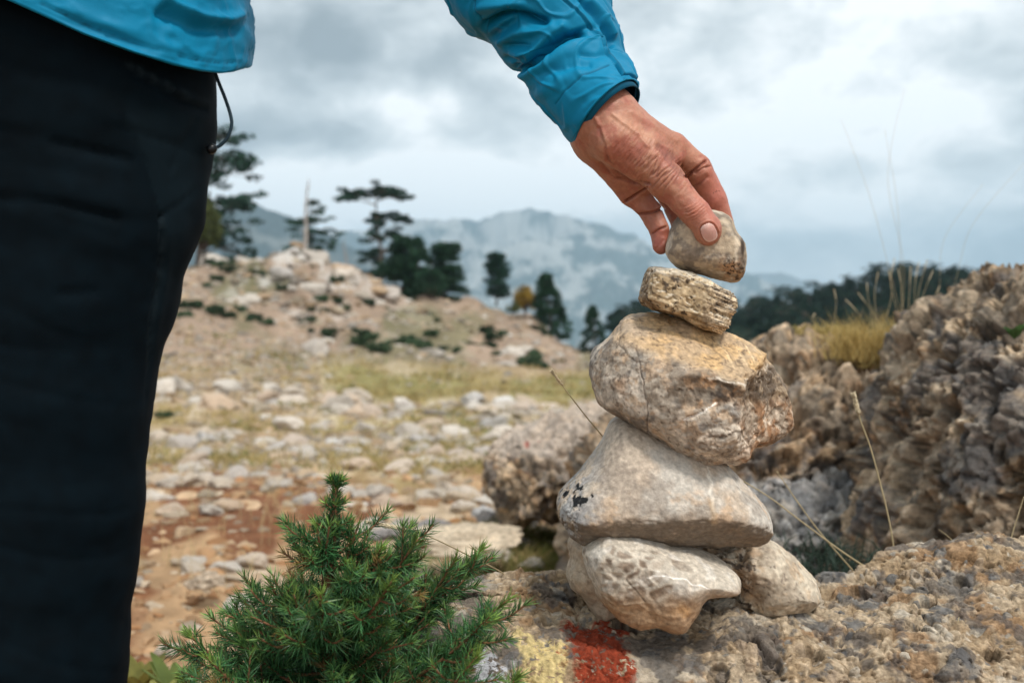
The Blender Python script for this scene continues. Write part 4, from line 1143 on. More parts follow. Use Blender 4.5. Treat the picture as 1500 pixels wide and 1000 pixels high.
Yr = np.concatenate([np.linspace(-4, 1.3, 16)[:-1], np.geomspace(1.3, 160, 560), np.geomspace(165, 9000, 50)])
uc = np.concatenate([np.linspace(-9000, -400, 14), np.linspace(-300, 1800, 520), np.linspace(1900, 10500, 14)])
G1 = (uc - 750)[:, None] / FPX * np.maximum(Yr, 1.6)[None]
Yg = np.repeat(Yr[None], len(uc), 0)
Zg = ground_z(G1, Yg)
v_ = np.stack([G1, Yg, Zg], -1).reshape(-1, 3)
i, j = np.meshgrid(np.arange(len(uc) - 1), np.arange(len(Yr) - 1), indexing='ij'); i = i.ravel(); j = j.ravel(); K = len(Yr)
q_ = np.stack([i * K + j, (i + 1) * K + j, (i + 1) * K + j + 1, i * K + j + 1], 1)
g_ = mesh('ground', v_, q_, M_GROUND, None, ground_col(v_))
tag(g_, 'stony reddish and yellow hillside with dry soil', kind='structure')

# ------------------------------------------------------------------ loose rocks
def ico(sub):
    t = (1 + 5 ** .5) / 2
    v = [(-1, t, 0), (1, t, 0), (-1, -t, 0), (1, -t, 0), (0, -1, t), (0, 1, t), (0, -1, -t), (0, 1, -t), (t, 0, -1), (t, 0, 1), (-t, 0, -1), (-t, 0, 1)]
    f = [(0, 11, 5), (0, 5, 1), (0, 1, 7), (0, 7, 10), (0, 10, 11), (1, 5, 9), (5, 11, 4), (11, 10, 2), (10, 7, 6), (7, 1, 8), (3, 9, 4), (3, 4, 2), (3, 2, 6), (3, 6, 8), (3, 8, 9), (4, 9, 5), (2, 4, 11), (6, 2, 10), (8, 6, 7), (9, 8, 1)]
    v = [np.array(a, float) / np.linalg.norm(a) for a in v]
    for _ in range(sub):
        c = {}; nf = []
        def mid(a, b):
            k = (min(a, b), max(a, b))
            if k not in c:
                w = v[a] + v[b]; v.append(w / np.linalg.norm(w)); c[k] = len(v) - 1
            return c[k]
        for a, b, d in f:
            x, y, z = mid(a, b), mid(b, d), mid(d, a); nf += [(a, x, z), (b, y, x), (d, z, y), (x, y, z)]
        f = nf
    return np.array(v), np.array(f)
I1, F1_ = ico(1); I2, F2_ = ico(2); I3, F3_ = ico(3); I4, F4_ = ico(4)
def rock_shape(base, seed, cuts=11, rough=.16):
    r = np.random.default_rng(seed); v = base.copy()
    for _ in range(cuts):
        n = r.normal(size=3); n /= np.linalg.norm(n); o = r.uniform(.45, .8)
        e = np.clip(v @ n - o, 0, None); v = v - e[:, None] * n * .92
    v = v * (1 + rough * fbm(v * 1.7, seed, 4))[:, None]
    v *= r.uniform(.7, 1.15, 3) * np.array([1.1, 1, .72])
    return v
shapes1 = [rock_shape(I1, 900 + k) for k in range(24)]
shapes2 = [rock_shape(I2, 940 + k) for k in range(24)]
shapes3 = [rock_shape(I3, 970 + k, 8, .2) for k in range(14)]
def rotz(a): return np.array([[math.cos(a), -math.sin(a), 0], [math.sin(a), math.cos(a), 0], [0, 0, 1]])
PALN = np.array([[.48, .30, .165], [.54, .38, .24], [.36, .19, .09], [.56, .45, .33], [.42, .25, .13]])
PALF = np.array([[.44, .36, .26], [.50, .43, .35], [.36, .31, .26], [.42, .30, .19], [.55, .50, .44], [.46, .35, .24]])
cand = []
nst_ = 30000
py_ = rng.uniform(0, 1, nst_)
for k in range(nst_):
    if k < 12500:
        Y = math.exp(rng.uniform(math.log(1.75), math.log(17)))
        s = rng.lognormal(math.log(8.5 if Y > 5 else 11), .72)
    else:
        Y = math.exp(rng.uniform(math.log(15), math.log(62)))
        s = rng.lognormal(math.log(5.8), .55)
    u = rng.uniform(120, 1150) if Y < 60 else 0
    if Y > 16:
        if 17 < Y < 30 and u > 470 and rng.random() < .93: continue
        if Y > 33 and not (200 < u < 620) and rng.random() < .3: continue
        if Y > 40 and 340 < u < 560: s *= rng.uniform(1.0, 2.0)
    if u > 900 and Y < 16 and rng.random() < .6: continue
    if Y < 3 and rng.random() < .2: continue
    if 2.9 < Y < 4.1 and u < 480 and rng.random() < .72: continue
    if Y < 6 and perlin(np.array([[u / 90, math.log(Y) * 9, .5]]), 79)[0] < -.02 and rng.random() < .7: continue
    if 6 < Y < 17 and perlin(np.array([[u / Y * .012 + 3, math.log(Y) * 7, .5]]), 77)[0] < -.05 and rng.random() < .75: continue
    if Y > 30 and perlin(np.array([[u * .02, Y * .22, .5]]), 78)[0] < .0 and rng.random() < .7: continue
    s = min(s, 42)
    cand.append((s, u, Y))
cand.sort(reverse=True)
xs_ = np.array([(u - 750) / FPX * Y for s, u, Y in cand]); Ys_ = np.array([c[2] for c in cand]); zs_ = ground_z(xs_, Ys_)
keep_clear = []
base_rock = [mesh('loose_rock', s_, F3_, M_LOOSE, None, None) for s_ in shapes3[:8]]
first_used = [False] * 8
NIND = 250
def zone_label(Y, u):
    if Y < 3.2: return 'angular tan stone lying on the bare soil behind the sapling', 'tan stones on the near soil'
    if Y < 6: return 'reddish-tan stone among the rubble of the middle slope', 'stones in the reddish rubble'
    if Y < 16: return 'pale limestone chunk lying among yellow grass below the meadow', 'limestone chunks below the meadow'
    if Y > 36 and 330 < u < 600: return 'grey-white boulder on the rocky knoll under the snag', 'boulders of the knoll'
    return 'pale boulder on the far slope beyond the meadow', 'boulders on the far slope'
gb = MB()
for k, (s, u, Y) in enumerate(cand):
    r = s / 2 / FPX * Y * 1.15
    x, z = xs_[k], zs_[k]
    if k < NIND:
        b = k % 8; src = base_rock[b]
        if not first_used[b]: o = src; first_used[b] = True
        else: o = src.copy(); COL.objects.link(o)
        o.location = (x, Y, z + r * .15); o.rotation_euler = (rng.uniform(-.3, .3), rng.uniform(-.3, .3), rng.uniform(0, 6.28)); o.scale = (r, r, r)
        lb, gr = zone_label(Y, u); tag(o, lb, 'rock', gr)
    else:
        sh_ = shapes2[k % 24] if s > 13 else shapes1[k % 24]; fc = F2_ if s > 13 else F1_
        tl = rng.uniform(-.5, .5); tm = np.array([[1, 0, 0], [0, math.cos(tl), -math.sin(tl)], [0, math.sin(tl), math.cos(tl)]])
        w = (sh_ * np.array([1.15, 1, rng.uniform(.55, 1)]) @ tm.T @ rotz(rng.uniform(0, 6.28)).T) * r
        mixn = 1 / (1 + math.exp((Y - 4.8) * 1.6))
        c = PALN[rng.integers(5)] if rng.random() < mixn else PALF[rng.integers(6)]
        gb.add(w + np.array([x, Y, z + r * .02]), None, fc, c * rng.uniform(.46, .96))
YY = np.exp(rng.uniform(math.log(1.8), math.log(55), 6500)); UU = rng.uniform(-900, 130, 6500); XX = (UU - 750) / FPX * YY; ZZ = ground_z(XX, YY)
for k in range(6500):         # the slope goes on behind the person
    Y, x, z = YY[k], XX[k], ZZ[k]; s = min(rng.lognormal(math.log(9), .7), 40)
    r = s / 2 / FPX * Y * 1.15
    c = (PALN[rng.integers(5)] if Y < 5 else PALF[rng.integers(6)]) * rng.uniform(.6, 1.1)
    gb.add((shapes1[k % 24] @ rotz(rng.uniform(0, 6.28)).T) * r + np.array([x, Y, z + r * .02]), None, F1_, c)
o = gb.build('rubble', M_RUBBLE, smooth=False)
tag(o, 'loose stones covering the whole hillside', 'stones', kind='stuff')
print('ground', time.time() - T0)

# particular boulders of the middle distance
def boulder(u, pyc, Y, wpx, hpx, seed, label, colr, name='boulder', flat=False, mat=None, rough=.25):
    v = rock_shape(I4, seed, 9, rough)
    v = v / np.abs(v).max(0)
    c = P(u, pyc, Y); v = v * np.array([wpx / 2 / FPX * Y, wpx / 2 / FPX * Y * .85, hpx / 2 / FPX * Y])
    n = v / (np.linalg.norm(v, axis=1)[:, None])
    R_ = wpx / FPX * Y
    v = v + n * (R_ * .03 * fbm(v / R_ * 12, seed, 4))[:, None]
    v = v + c
    cc = np.tile(np.asarray(colr, float), (len(v), 1)) * (1 + .35 * fbm(v / R_ * 7, seed + 1, 4))[:, None]
    o = mesh(name, v, F4_, mat or M_BOULDER, None, cc)
    return tag(o, label, 'rock')
for a in [(739, 593, 15.5, 50, 36, 1001, 'round white boulder at the near edge of the meadow', (.60, .58, .55)),
          (690, 586, 16.2, 44, 26, 1002, 'low grey boulder just left of the round white one', (.46, .44, .42)),
          (655, 612, 13.5, 52, 30, 1003, 'pale cracked boulder left of the green patch', (.52, .48, .43)),
          (600, 606, 14, 40, 24, 1004, 'grey boulder beside the dark green clump', (.44, .41, .37)),
          (484, 658, 8.6, 36, 32, 1005, 'small whitish rounded stone in the middle of the stony slope', (.62, .61, .60)),
          (405, 664, 8.2, 44, 34, 1006, 'whitish angular stone left of the small rounded one', (.52, .49, .46)),
          (690, 668, 7.8, 60, 34, 1007, 'brownish grey stone above the soil bank', (.44, .38, .32)),
          (330, 745, 3.6, 34, 30, 1008, 'single pale stone resting on the dark red-brown soil', (.50, .40, .31)),
          (636, 768, 2.9, 56, 22, 1009, 'dark grey stone with a flat top behind the sapling', (.27, .25, .24)),
          (720, 758, 3.2, 60, 26, 1010, 'grey stone beside the pink boulder', (.36, .33, .31)),
          (560, 785, 2.7, 54, 26, 1013, 'low dark stone behind the sapling tip', (.25, .23, .22)),
          (300, 850, 2.3, 60, 26, 1014, 'pale stone on the soil left of the sapling', (.5, .40, .3)),
          (690, 790, 2.5, 190, 40, 1011, 'long flat cream slab behind the sapling', (.56, .46, .34)),
          (560, 868, 2.1, 90, 30, 1012, 'pale slab half hidden behind the sapling', (.52, .44, .36))]:
    boulder(*a)

# ------------------------------------------------------------------ the large background rocks
def big_rock(name, outline, Y, depth, R, big, label, seed, h, tint=(1, 1, 1), extra=0.02, post=None, p=2.2, yoff=0, planes=(), k=.02, sat=.62, inset=0.0):
    def disp(v, n, px, py):
        d, c = conglo(v, n, seed, big, 1.6); big_rock.c = c
        rc = perlin(v / extra * .30 + .3 * perlin(v / extra, seed + 9)[:, None], seed + 11)
        lw = .3 * perlin(v / extra, seed + 9)[:, None]
        t1, e1 = facets(v / extra * .20 + lw * .5, seed + 31); t2, e2 = facets(v / extra * .85 + lw, seed + 32); t3, e3 = facets(v / extra * 2.4, seed + 33)
        F1, F2, a_, b_ = worley(v / extra * .26 + lw, seed + 13); d = d - extra * .55 - extra * inset
        blk = sstep(.0, .35, F2 - F1)                      # blocky lumps parted by deep clefts
        return (d * .5 + extra * (.42 * t1 + .26 * t2 + .09 * t3) - extra * .25 * sstep(.10, 0, e1) - extra * .16 * sstep(.15, 0, e2) + extra * .12 * ridged(v / extra * .16, seed + 15, 5) + extra * .8 * fbm(v / extra * .3, seed + 7, 5, .55) + extra * .1 * (blk - 1)
                - extra * .7 * sstep(.20, .30, fbm(v / extra * 1.1, seed + 12, 3)))
    def colf(v, n, px, py):
        c = big_rock.c; lum = (c @ np.array([.35, .45, .2]))[:, None]; c = (lum * np.array([1.05, 1.0, .88]) + (c - lum) * sat) * np.asarray(tint)
        pt = fbm(v / extra * .35, seed + 21, 4)
        c = mixc(c, (.20, .20, .205), .6 * sstep(.08, .3, pt)); c = mixc(c, (.42, .355, .27), .5 * sstep(-.05, -.3, pt))
        if post: c = post(c, v, px, py)
        return c
    o = stone(name, outline, Y, depth, R, p=p, h=h, disp=disp, colf=colf, mat=M_BOULDER, smooth_n=3, margin=.08, planes=planes)
    return tag(o, label, 'rock')
oH = [(1302, 545), (1318, 510), (1336, 482), (1356, 458), (1382, 436), (1404, 412), (1432, 394), (1462, 396), (1492, 388), (1560, 378), (1680, 370), (1850, 400),
      (1990, 520), (2050, 760), (2050, 1100), (1800, 1250), (1350, 1250), (1180, 1120), (1120, 1000), (1130, 900), (1185, 850), (1240, 770), (1262, 700), (1275, 640), (1285, 590)]
big_rock('boulder', oH, 1.75, .42, .26, .026, 'large dark pitted conglomerate boulder filling the right edge behind the cairn', 700, .0046, (1.12, 1.07, 1.02), .045,
         planes=[(P(1420, 560, 1.42), (-.35, -1, .28), .05)], inset=.45)
def pI(c, v, px, py):
    g = sstep(1, .8, np.hypot((px - 1160) / 150, (py - 745) / 58) + .3 * fbm(v * 9, 711, 3))
    c = mixc(c, (.40, .42, .44), .75 * g)
    c = mixc(c, (.62, .60, .57), .9 * sstep(1, .6, np.hypot((px - 1287) / 14, (py - 533) / 9)))
    return mixc(c, (.35, .08, .05), .9 * sstep(1, .6, np.hypot((px - 1277) / 12, (py - 520) / 8)))
oI = [(860, 640), (960, 590), (1060, 545), (1105, 522), (1114, 508), (1132, 494), (1160, 490), (1182, 485), (1222, 478), (1245, 486), (1270, 498), (1300, 508), (1380, 520), (1500, 540),
      (1600, 700), (1600, 1000), (1300, 1100), (1000, 1100), (850, 1000), (820, 800)]
big_rock('boulder', oI, 2.35, .42, .30, .034, 'tan conglomerate outcrop with grass on top behind the right of the cairn', 720, .0062, (1.25, 1.15, 1.06), .05, pI)
def pJ(c, v, px, py):
    c = mixc(c, (.50, .43, .36), .8 * sstep(685, 650, py + 20 * fbm(v * 6, 731, 3)))
    return mixc(c, (.50, .09, .06), .85 * sstep(1, .5, np.hypot((px - 778) / 13, (py - 643) / 4) + .5 * fbm(v * 20, 732, 3)))
oJ = [(713, 700), (716, 672), (728, 650), (752, 632), (775, 622), (800, 612), (835, 600), (870, 590), (920, 585), (1000, 600), (1060, 640), (1080, 760), (1000, 800),
      (880, 790), (810, 758), (780, 765), (742, 768), (724, 735)]
big_rock('boulder', oJ, 2.95, .30, .20, .036, 'pinkish boulder with a small red paint mark left of the cairn', 740, .0075, (1.25, 1.14, 1.02), .032, pJ)
oL = [(1020, 850), (1060, 750), (1110, 705), (1190, 682), (1280, 672), (1350, 700), (1360, 820), (1330, 930), (1180, 960), (1060, 940)]
big_rock('boulder', oL, 2.0, .18, .12, .05, 'bluish grey rounded rock low between the cairn and the large boulder', 760, .0065, (1.2, 1.22, 1.26), .03,
         lambda c, v, px, py: mixc(c, (.33, .34, .35), np.full(len(v), .6)))
print('boulders', time.time() - T0)

# ------------------------------------------------------------------ trees
GREENS = {'dark': (.014, .044, .022), 'cedar': (.013, .040, .026), 'olive': (.075, .09, .025), 'ochre': (.26, .17, .03), 'forest': (.013, .036, .025), 'yg': (.06, .08, .02)}
def leafball(mb, c, r, n, size, col, rs, shell=.45):
    """n small leaf faces filling an ellipsoid"""
    d = rs.normal(size=(n, 3)); d /= np.linalg.norm(d, axis=1)[:, None]
    rad = rs.uniform(shell, 1.05, n) ** .7
    p = np.asarray(c) + d * rad[:, None] * np.asarray(r)
    a = rs.normal(size=(n, 3)); a /= np.linalg.norm(a, axis=1)[:, None]
    b = np.cross(a, rs.normal(size=(n, 3))); b /= np.linalg.norm(b, axis=1)[:, None] + 1e-9
    s = size * rs.uniform(.6, 1.4, n)[:, None]
    v = np.stack([p - a * s, p + b * s * .5, p + a * s, p - b * s * .5], 1).reshape(-1, 3)
    q = np.arange(4 * n).reshape(n, 4)
    cc = np.asarray(col)[None] * rs.uniform(.6, 1.5, n)[:, None]
    mb.add(v, q, None, np.repeat(cc, 4, 0))
def tree(u, pyb, pyt, Y, wpx, kind, col, label, seed, lean=0, name='conifer', group=None, cat='tree', dens=1.0, pads=None):
    rs = np.random.default_rng(seed)
    B = P(u, pyb, Y); T = P(u + lean, pyt, Y); Hh = T[2] - B[2]; W = wpx / FPX * Y
    root = empty(name, tuple(B)); tag(root, label, cat, group)
    B0 = np.zeros(3); T0_ = T - B
    tk = MB(); cr = MB(); base = np.asarray(GREENS[col] if isinstance(col, str) else col); ls = Hh * .022
    bend = np.stack([np.interp([0, .35, .7, 1], [0, .35, .7, 1], [0, W * .03, -W * .02, 0])] * 1, 1)
    tp = np.array([lerp(B0, T0_, t) + np.array([bend[k][0], 0, 0]) for k, t in enumerate([0, .35, .7, 1])])
    tp[0, 2] -= Hh * .05
    tp = catmull(tp, 4, False); rr = np.interp(np.linspace(0, 1, len(tp)), [0, .1, 1], [Hh * .028, Hh * .02, Hh * .004])
    tk.tube(tp, rr, 8)
    def trunk_at(t): return np.array([np.interp(t, np.linspace(0, 1, len(tp)), tp[:, q]) for q in range(3)])
    if kind == 'pads':            # old cedar: horizontal limbs carrying flat foliage plates
        for (t, dx, wd, th_) in pads:
            a = trunk_at(max(t - .05, .05)); e = trunk_at(t) + np.array([dx * W, rs.uniform(-.25, .25) * W, 0])
            m_ = (a + e) / 2 + np.array([0, 0, Hh * .015])
            tk.tube(catmull([a, m_, e], 4, False), np.linspace(Hh * .009, Hh * .003, 9), 6)
            nb = max(5, int(wd * 30))
            for _ in range(nb):
                c = e + np.array([rs.uniform(-1, 1) * wd * W * .55, rs.uniform(-1, 1) * wd * W * .5, rs.normal() * th_ * Hh * 1.1])
                leafball(cr, c, (W * .085, W * .085, Hh * .022), int(55 * dens), ls * .8, base * rs.uniform(.6, 1.6), rs)
                tk.tube([a * .4 + e * .6, c], [Hh * .003, Hh * .001], 4)
    elif kind == 'cone':
        for _ in range(int(75 * dens)):
            t = rs.uniform(.06, .98) ** 1.1; w = W * .5 * (1 - t) ** .7 * rs.uniform(.55, 1.05)
            a = rs.uniform(0, 6.28); c = trunk_at(t) + np.array([math.cos(a) * w, math.sin(a) * w, -Hh * .02])
            leafball(cr, c, (W * .11, W * .11, Hh * .05), 90, ls * .85, base * rs.uniform(.7, 1.4), rs)
            tk.tube([trunk_at(t), c], [Hh * .004, Hh * .001], 4)
    elif kind == 'ball':
        for _ in range(int(60 * dens)):
            d = rs.normal(size=3); d /= np.linalg.norm(d); d[2] = abs(d[2]) * 1.0 - .35
            c = trunk_at(.55) + d * np.array([W * .38, W * .38, Hh * .45]) * rs.uniform(.5, 1)
            leafball(cr, c, (W * .14, W * .14, Hh * .12), 80, ls * 1.1, base * rs.uniform(.6, 1.4), rs)
            tk.tube([trunk_at(.3), c], [Hh * .008, Hh * .002], 4)
    elif kind == 'irregular':
        for _ in range(int(26 * dens)):
            t = rs.uniform(.18, 1); w = W * .5 * (1 - .65 * t) * rs.uniform(.3, 1.1)
            a = rs.uniform(0, 6.28); c = trunk_at(t) + np.array([math.cos(a) * w, math.sin(a) * w, 0])
            leafball(cr, c, (W * .2, W * .2, Hh * .06), 150, ls, base * rs.uniform(.7, 1.4), rs)
            tk.tube([trunk_at(max(t - .06, 0)), c], [Hh * .007, Hh * .002], 5)
    tk.build('trunk', M_BARK, root)
    if cr.n: cr.build('crown', M_FOL, root, smooth=False)
    return root
tree(288, 404, 178, 58, 160, 'pads', 'cedar', 'tall layered cedar half hidden behind the trouser leg', 2001, 4, dens=.62,
     pads=[(.98, .0, .3, .03), (.90, .16, .35, .025), (.80, -.1, .4, .03), (.74, .22, .50, .022), (.66, .30, .42, .022), (.56, .12, .30, .02), (.47, .26, .5, .025), (.40, .32, .40, .025), (.30, .24, .45, .03), (.22, .30, .35, .03), (.35, -.3, .5, .03)])
tree(298, 410, 276, 52, 62, 'ball', 'olive', 'olive green bushy tree beside the trouser leg', 2002, 0, 'broadleaf_tree', dens=1.5)
tree(341, 404, 374, 52, 20, 'cone', 'dark', 'very small dark conifer left of the snag', 2003, 0, dens=.35)
tree(452, 396, 292, 58, 88, 'pads', 'dark', 'dark ragged conifer standing behind the snag', 2004, 4, dens=.8,
     pads=[(.97, .02, .12, .03), (.82, .12, .28, .03), (.68, .2, .42, .03), (.66, -.22, .32, .028), (.5, .3, .4, .03), (.5, -.1, .35, .04), (.35, .1, .45, .04), (.3, -.2, .4, .04), (.16, .1, .4, .05), (.14, -.22, .42, .04)])
tree(556, 418, 276, 60, 104, 'pads', 'cedar', 'flat-topped old cedar on the ridge, the tallest clear tree', 2005, -4,
     pads=[(.99, -.08, .42, .022), (.96, .18, .40, .022), (.92, -.30, .34, .018), (.88, .34, .28, .018), (.84, -.38, .26, .014), (.70, .1, .28, .025), (.66, .42, .34, .016), (.62, -.05, .25, .03),
           (.5, .14, .30, .04), (.48, -.14, .25, .03), (.36, .1, .38, .05), (.3, -.16, .36, .05), (.18, .1, .45, .05), (.1, -.2, .4, .05)])
tree(590, 452, 350, 56, 66, 'irregular', 'dark', 'dark conifer at the left of the clump right of the flat-topped cedar', 2006, 3, dens=2.4)
tree(612, 458, 347, 55, 60, 'cone', 'dark', 'tallest dark conifer of the clump on the ridge', 2007, 2, dens=1.1)
tree(652, 452, 358, 57, 70, 'irregular', 'dark', 'broad dark conifer at the right of the ridge clump', 2008, 0, dens=2.6)
tree(632, 458, 384, 54, 60, 'ball', 'dark', 'low dark conifer in the middle of the ridge clump', 2009, 0, dens=.8)
tree(576, 430, 372, 56, 58, 'ball', 'dark', 'low dark conifer at the foot of the flat-topped cedar', 2010, 0, dens=.8)
tree(727, 444, 372, 60, 46, 'irregular', 'cedar', 'small lone cedar right of the clump', 2011, 2, dens=2.4)
tree(768, 478, 414, 60, 44, 'ball', 'ochre', 'yellowing bush left of the cone-shaped conifer', 2012, 0, 'autumn_bush', cat='bush', dens=.8)
tree(752, 470, 436, 58, 26, 'ball', 'olive', 'small green bush left of the yellowing one', 2016, 0, 'autumn_bush', cat='bush', dens=.4)
tree(806, 492, 400, 52, 64, 'cone', 'dark', 'dense cone-shaped dark conifer on the slope', 2013, -6, dens=1.7)
tree(869, 514, 447, 50, 44, 'cone', 'dark', 'smaller cone-shaped conifer left of the cairn', 2014, 0, dens=1.2)
tree(683, 438, 422, 56, 28, 'ball', 'dark', 'low dark bush on the ridge between two conifers', 2015, 0, 'bush', cat='bush', dens=.5)
# snags
def snag(u, pyb, pyt, Y, label, seed, lean):
    rs = np.random.default_rng(seed); B = P(u, pyb, Y); T = P(u + lean, pyt, Y); Hh = (T - B)[2]
    mb = MB(); pts = catmull([B - [0, 0, .2], lerp(B, T, .4) + [.05, 0, 0], lerp(B, T, .7) - [.04, 0, 0], T], 5, False)
    mb.tube(pts, np.linspace(Hh * .03, Hh * .004, len(pts)), 8)
    for _ in range(9):
        t = rs.uniform(.35, .95); a = lerp(B, T, t); e = a + np.array([rs.uniform(-1, 1), rs.uniform(-.6, .6), rs.uniform(-.2, .6)]) * Hh * .07
        mb.tube([a, (a + e) / 2 + [0, 0, .05], e], [Hh * .007, Hh * .004, Hh * .002], 5)
    tag(mb.build('dead_tree', M_DEADWOOD), label, 'dead tree')
snag(443, 400, 262, 50, 'bare grey dead trunk standing on the rocky knoll', 2101, 9)
snag(508, 404, 345, 58, 'thin leaning dead stem between the snag and the flat-topped cedar', 2102, -4)
mb = MB(); mb.tube(catmull([P(a, b, Yq) for a, b, Yq in [(425, 470, 43), (438, 488, 41), (450, 505, 39.5), (455, 512, 39)]], 4, False), np.linspace(.1, .04, 13), 7)
tag(mb.build('fallen_branch', M_DEADWOOD), 'dead branch lying on the slope below the knoll', 'branch')
# low bushes on the slopes
for k, (u, py, Y, w, h_, lab) in enumerate([(601, 505, 38, 34, 22, 'round dark bush alone in the middle of the far slope'), (633, 522, 36, 16, 12, 'tiny dark bush right of the round one'),
        (264, 476, 42, 30, 30, 'dark green bush next to the trouser leg on the slope'), (386, 444, 46, 30, 20, 'dark low bush on the knoll below the snag'),
        (411, 460, 44, 20, 16, 'small bush lower on the knoll'), (326, 476, 42, 20, 16, 'small bush on the slope left of the knoll'), (240, 608, 12, 34, 14, 'low green cushion plant near the trouser leg'),
        (556, 608, 14, 36, 18, 'dark green clump beside a grey boulder'), (700, 625, 12, 80, 24, 'bright green low patch in front of the round white boulder'),
        (560, 455, 46, 26, 14, 'dark scrub under the clump of conifers'), (500, 440, 48, 20, 14, 'dark scrub on the right side of the knoll'), (620, 462, 46, 40, 14, 'green scrub at the foot of the ridge clump'),
        (645, 490, 42, 60, 14, 'flat green scrub on the far slope'), (640, 680, 7.5, 50, 16, 'yellowish cushion of grass on the stony slope'), (322, 402, 50, 20, 12, 'scrub beside the small conifer'),
        (500, 678, 7.8, 26, 10, 'small green tuft right of the whitish stones')]):
    rs = np.random.default_rng(2200 + k); W = w / FPX * Y; Hh = h_ / FPX * Y; c = P(u, py, Y)
    mb = MB(); cl = np.array([.10, .14, .03]) if 'bright' in lab or 'flat green' in lab else (np.array([.24, .18, .05]) if 'yellowish' in lab else np.array([.03, .055, .025]))
    for _ in range(14):
        leafball(mb, c + rs.uniform(-1, 1, 3) * [W * .35, W * .35, Hh * .2], (W * .2, W * .2, Hh * .33), 70, Hh * .09, cl, rs)
    tag(mb.build('bush', M_FOL, smooth=False), lab, 'bush')

rs = np.random.default_rng(4242)
for k in range(105):
    u = rs.uniform(230, 840); Y = rs.uniform(32, 56)
    if u > 620 and Y > 46: continue
    x = (u - 750) / FPX * Y; z = float(ground_z(np.array([x]), np.array([Y]))[0]); W = rs.uniform(.15, .6)
    mb = MB(); cl = np.array([.028, .05, .024]) * rs.uniform(.8, 1.8)
    for _ in range(9): leafball(mb, np.array([x, Y, z + W * .3]) + rs.uniform(-1, 1, 3) * [W * .5, W * .5, W * .1], (W * .3, W * .3, W * .3), 50, W * .11, cl, rs)
    tag(mb.build('low_shrub', M_FOL, smooth=False), 'low dark shrub dotted among the stones of the far slope', 'shrub', 'low shrubs on the far slope')
# forest on the right
def proto_tree(kind, seed, w):
    r = tree(750, 450 + FPX * .5 / 10, 450 - FPX * .5 / 10, 10, w * FPX / 10, kind, 'forest', None, seed, 0, 'forest_tree', dens=.55,
             pads=[(.97, 0, .5, .05), (.85, .3, .5, .05), (.82, -.3, .5, .05), (.66, .25, .5, .05), (.6, -.3, .5, .05), (.45, 0, .6, .06)])
    return r
PR = [proto_tree('cone', 2301, .55), proto_tree('irregular', 2302, .75), proto_tree('ball', 2303, .8), proto_tree('pads', 2304, .9), proto_tree('ball', 2305, .65)]
used_ = [False] * 5
crest = [(890, 462), (910, 446), (930, 438), (955, 452), (985, 460), (1060, 452), (1080, 446), (1110, 432), (1140, 426), (1170, 418), (1200, 412), (1230, 406), (1260, 396), (1290, 390),
         (1320, 384), (1350, 378), (1385, 392), (1410, 384), (1440, 392), (1500, 400), (1600, 395)]
rs = np.random.default_rng(99); nf = 0
for row, (Y, drop) in enumerate([(150, 0), (135, 9), (118, 22), (102, 38), (88, 55)]):
    step = [19, 21, 24, 28, 32][row]
    u = 895 + row * 9
    while u < 1560:
        pt = np.interp(u, [c[0] for c in crest], [c[1] for c in crest]) + drop * np.interp(u, [900, 1300], [.5, 1]) + rs.uniform(-6, 7)
        hgt = rs.uniform(6.5, 9) if Y < 120 else rs.uniform(7.5, 10)
        T = P(u, pt, Y); zb = float(ground_z(np.array([T[0]]), np.array([Y]))[0]); hgt = max(hgt * .7, T[2] - zb + .3)
        hgt = min(hgt, 16)
        b = rs.integers(5); src = PR[b]
        if not used_[b]: o = src; used_[b] = True
        else:
            o = src.copy(); COL.objects.link(o)
            for ch in src.children:
                d = ch.copy(); COL.objects.link(d); d.parent = o
        o.location = (T[0], Y, T[2] - hgt); o.scale = (hgt * 1.0, hgt * 1.0, hgt); o.rotation_euler = (0, 0, rs.uniform(0, 6.28))
        tag(o, 'dark evergreen of the hazy wood behind the boulders', 'tree', 'trees of the wood on the right'); nf += 1
        u += step * rs.uniform(.75, 1.2)
print('trees', nf, time.time() - T0)

# ------------------------------------------------------------------ mountains
def mountain(name, label, crestpts, Y, thick, basez, seed, colf, nx=620, ny=200, rug=1.0):
    us = np.linspace(crestpts[0][0], crestpts[-1][0], nx); cp_ = np.array([np.interp(u, [c[0] for c in crestpts], [c[1] for c in crestpts]) for u in us])
    t = np.linspace(-1, 1, ny)
    X = np.zeros((nx, ny)); Yq = np.zeros((nx, ny)); Z = np.zeros((nx, ny))
    for b in range(ny):
        yy = Y + t[b] * thick
        X[:, b] = (us - 750) / FPX * yy; Yq[:, b] = yy
        zc = CZ + (450 - cp_) / FPX * Y
        prof = (1 - abs(t[b])) ** (1.0 if t[b] < 0 else .9)
        Z[:, b] = basez + (zc - basez) * prof
    v = np.stack([X, Yq, Z], -1).reshape(-1, 3)
    S = thick
    w = np.exp(-((np.repeat(t[None], nx, 0).ravel()) / .03) ** 2)
    rg_ = ridged(v / S * np.array([3.2, 1.3, 1.6]), seed, 6); rg_ -= rg_.mean()
    v[:, 2] += rg_ * .085 * S * rug * (1 - .85 * w) - .03 * S * rug * (1 - w) + w * .012 * S * rug * fbm(v / S * np.array([14, 1, 1]), seed + 3, 4)
    i, j = np.meshgrid(np.arange(nx - 1), np.arange(ny - 1), indexing='ij'); i = i.ravel(); j = j.ravel()
    q = np.stack([i * ny + j, (i + 1) * ny + j, (i + 1) * ny + j + 1, i * ny + j + 1], 1)
    o = mesh(name, v, q, M_MOUNT, None, colf(v, vnormals(v, q)))
    return tag(o, label, kind='structure')
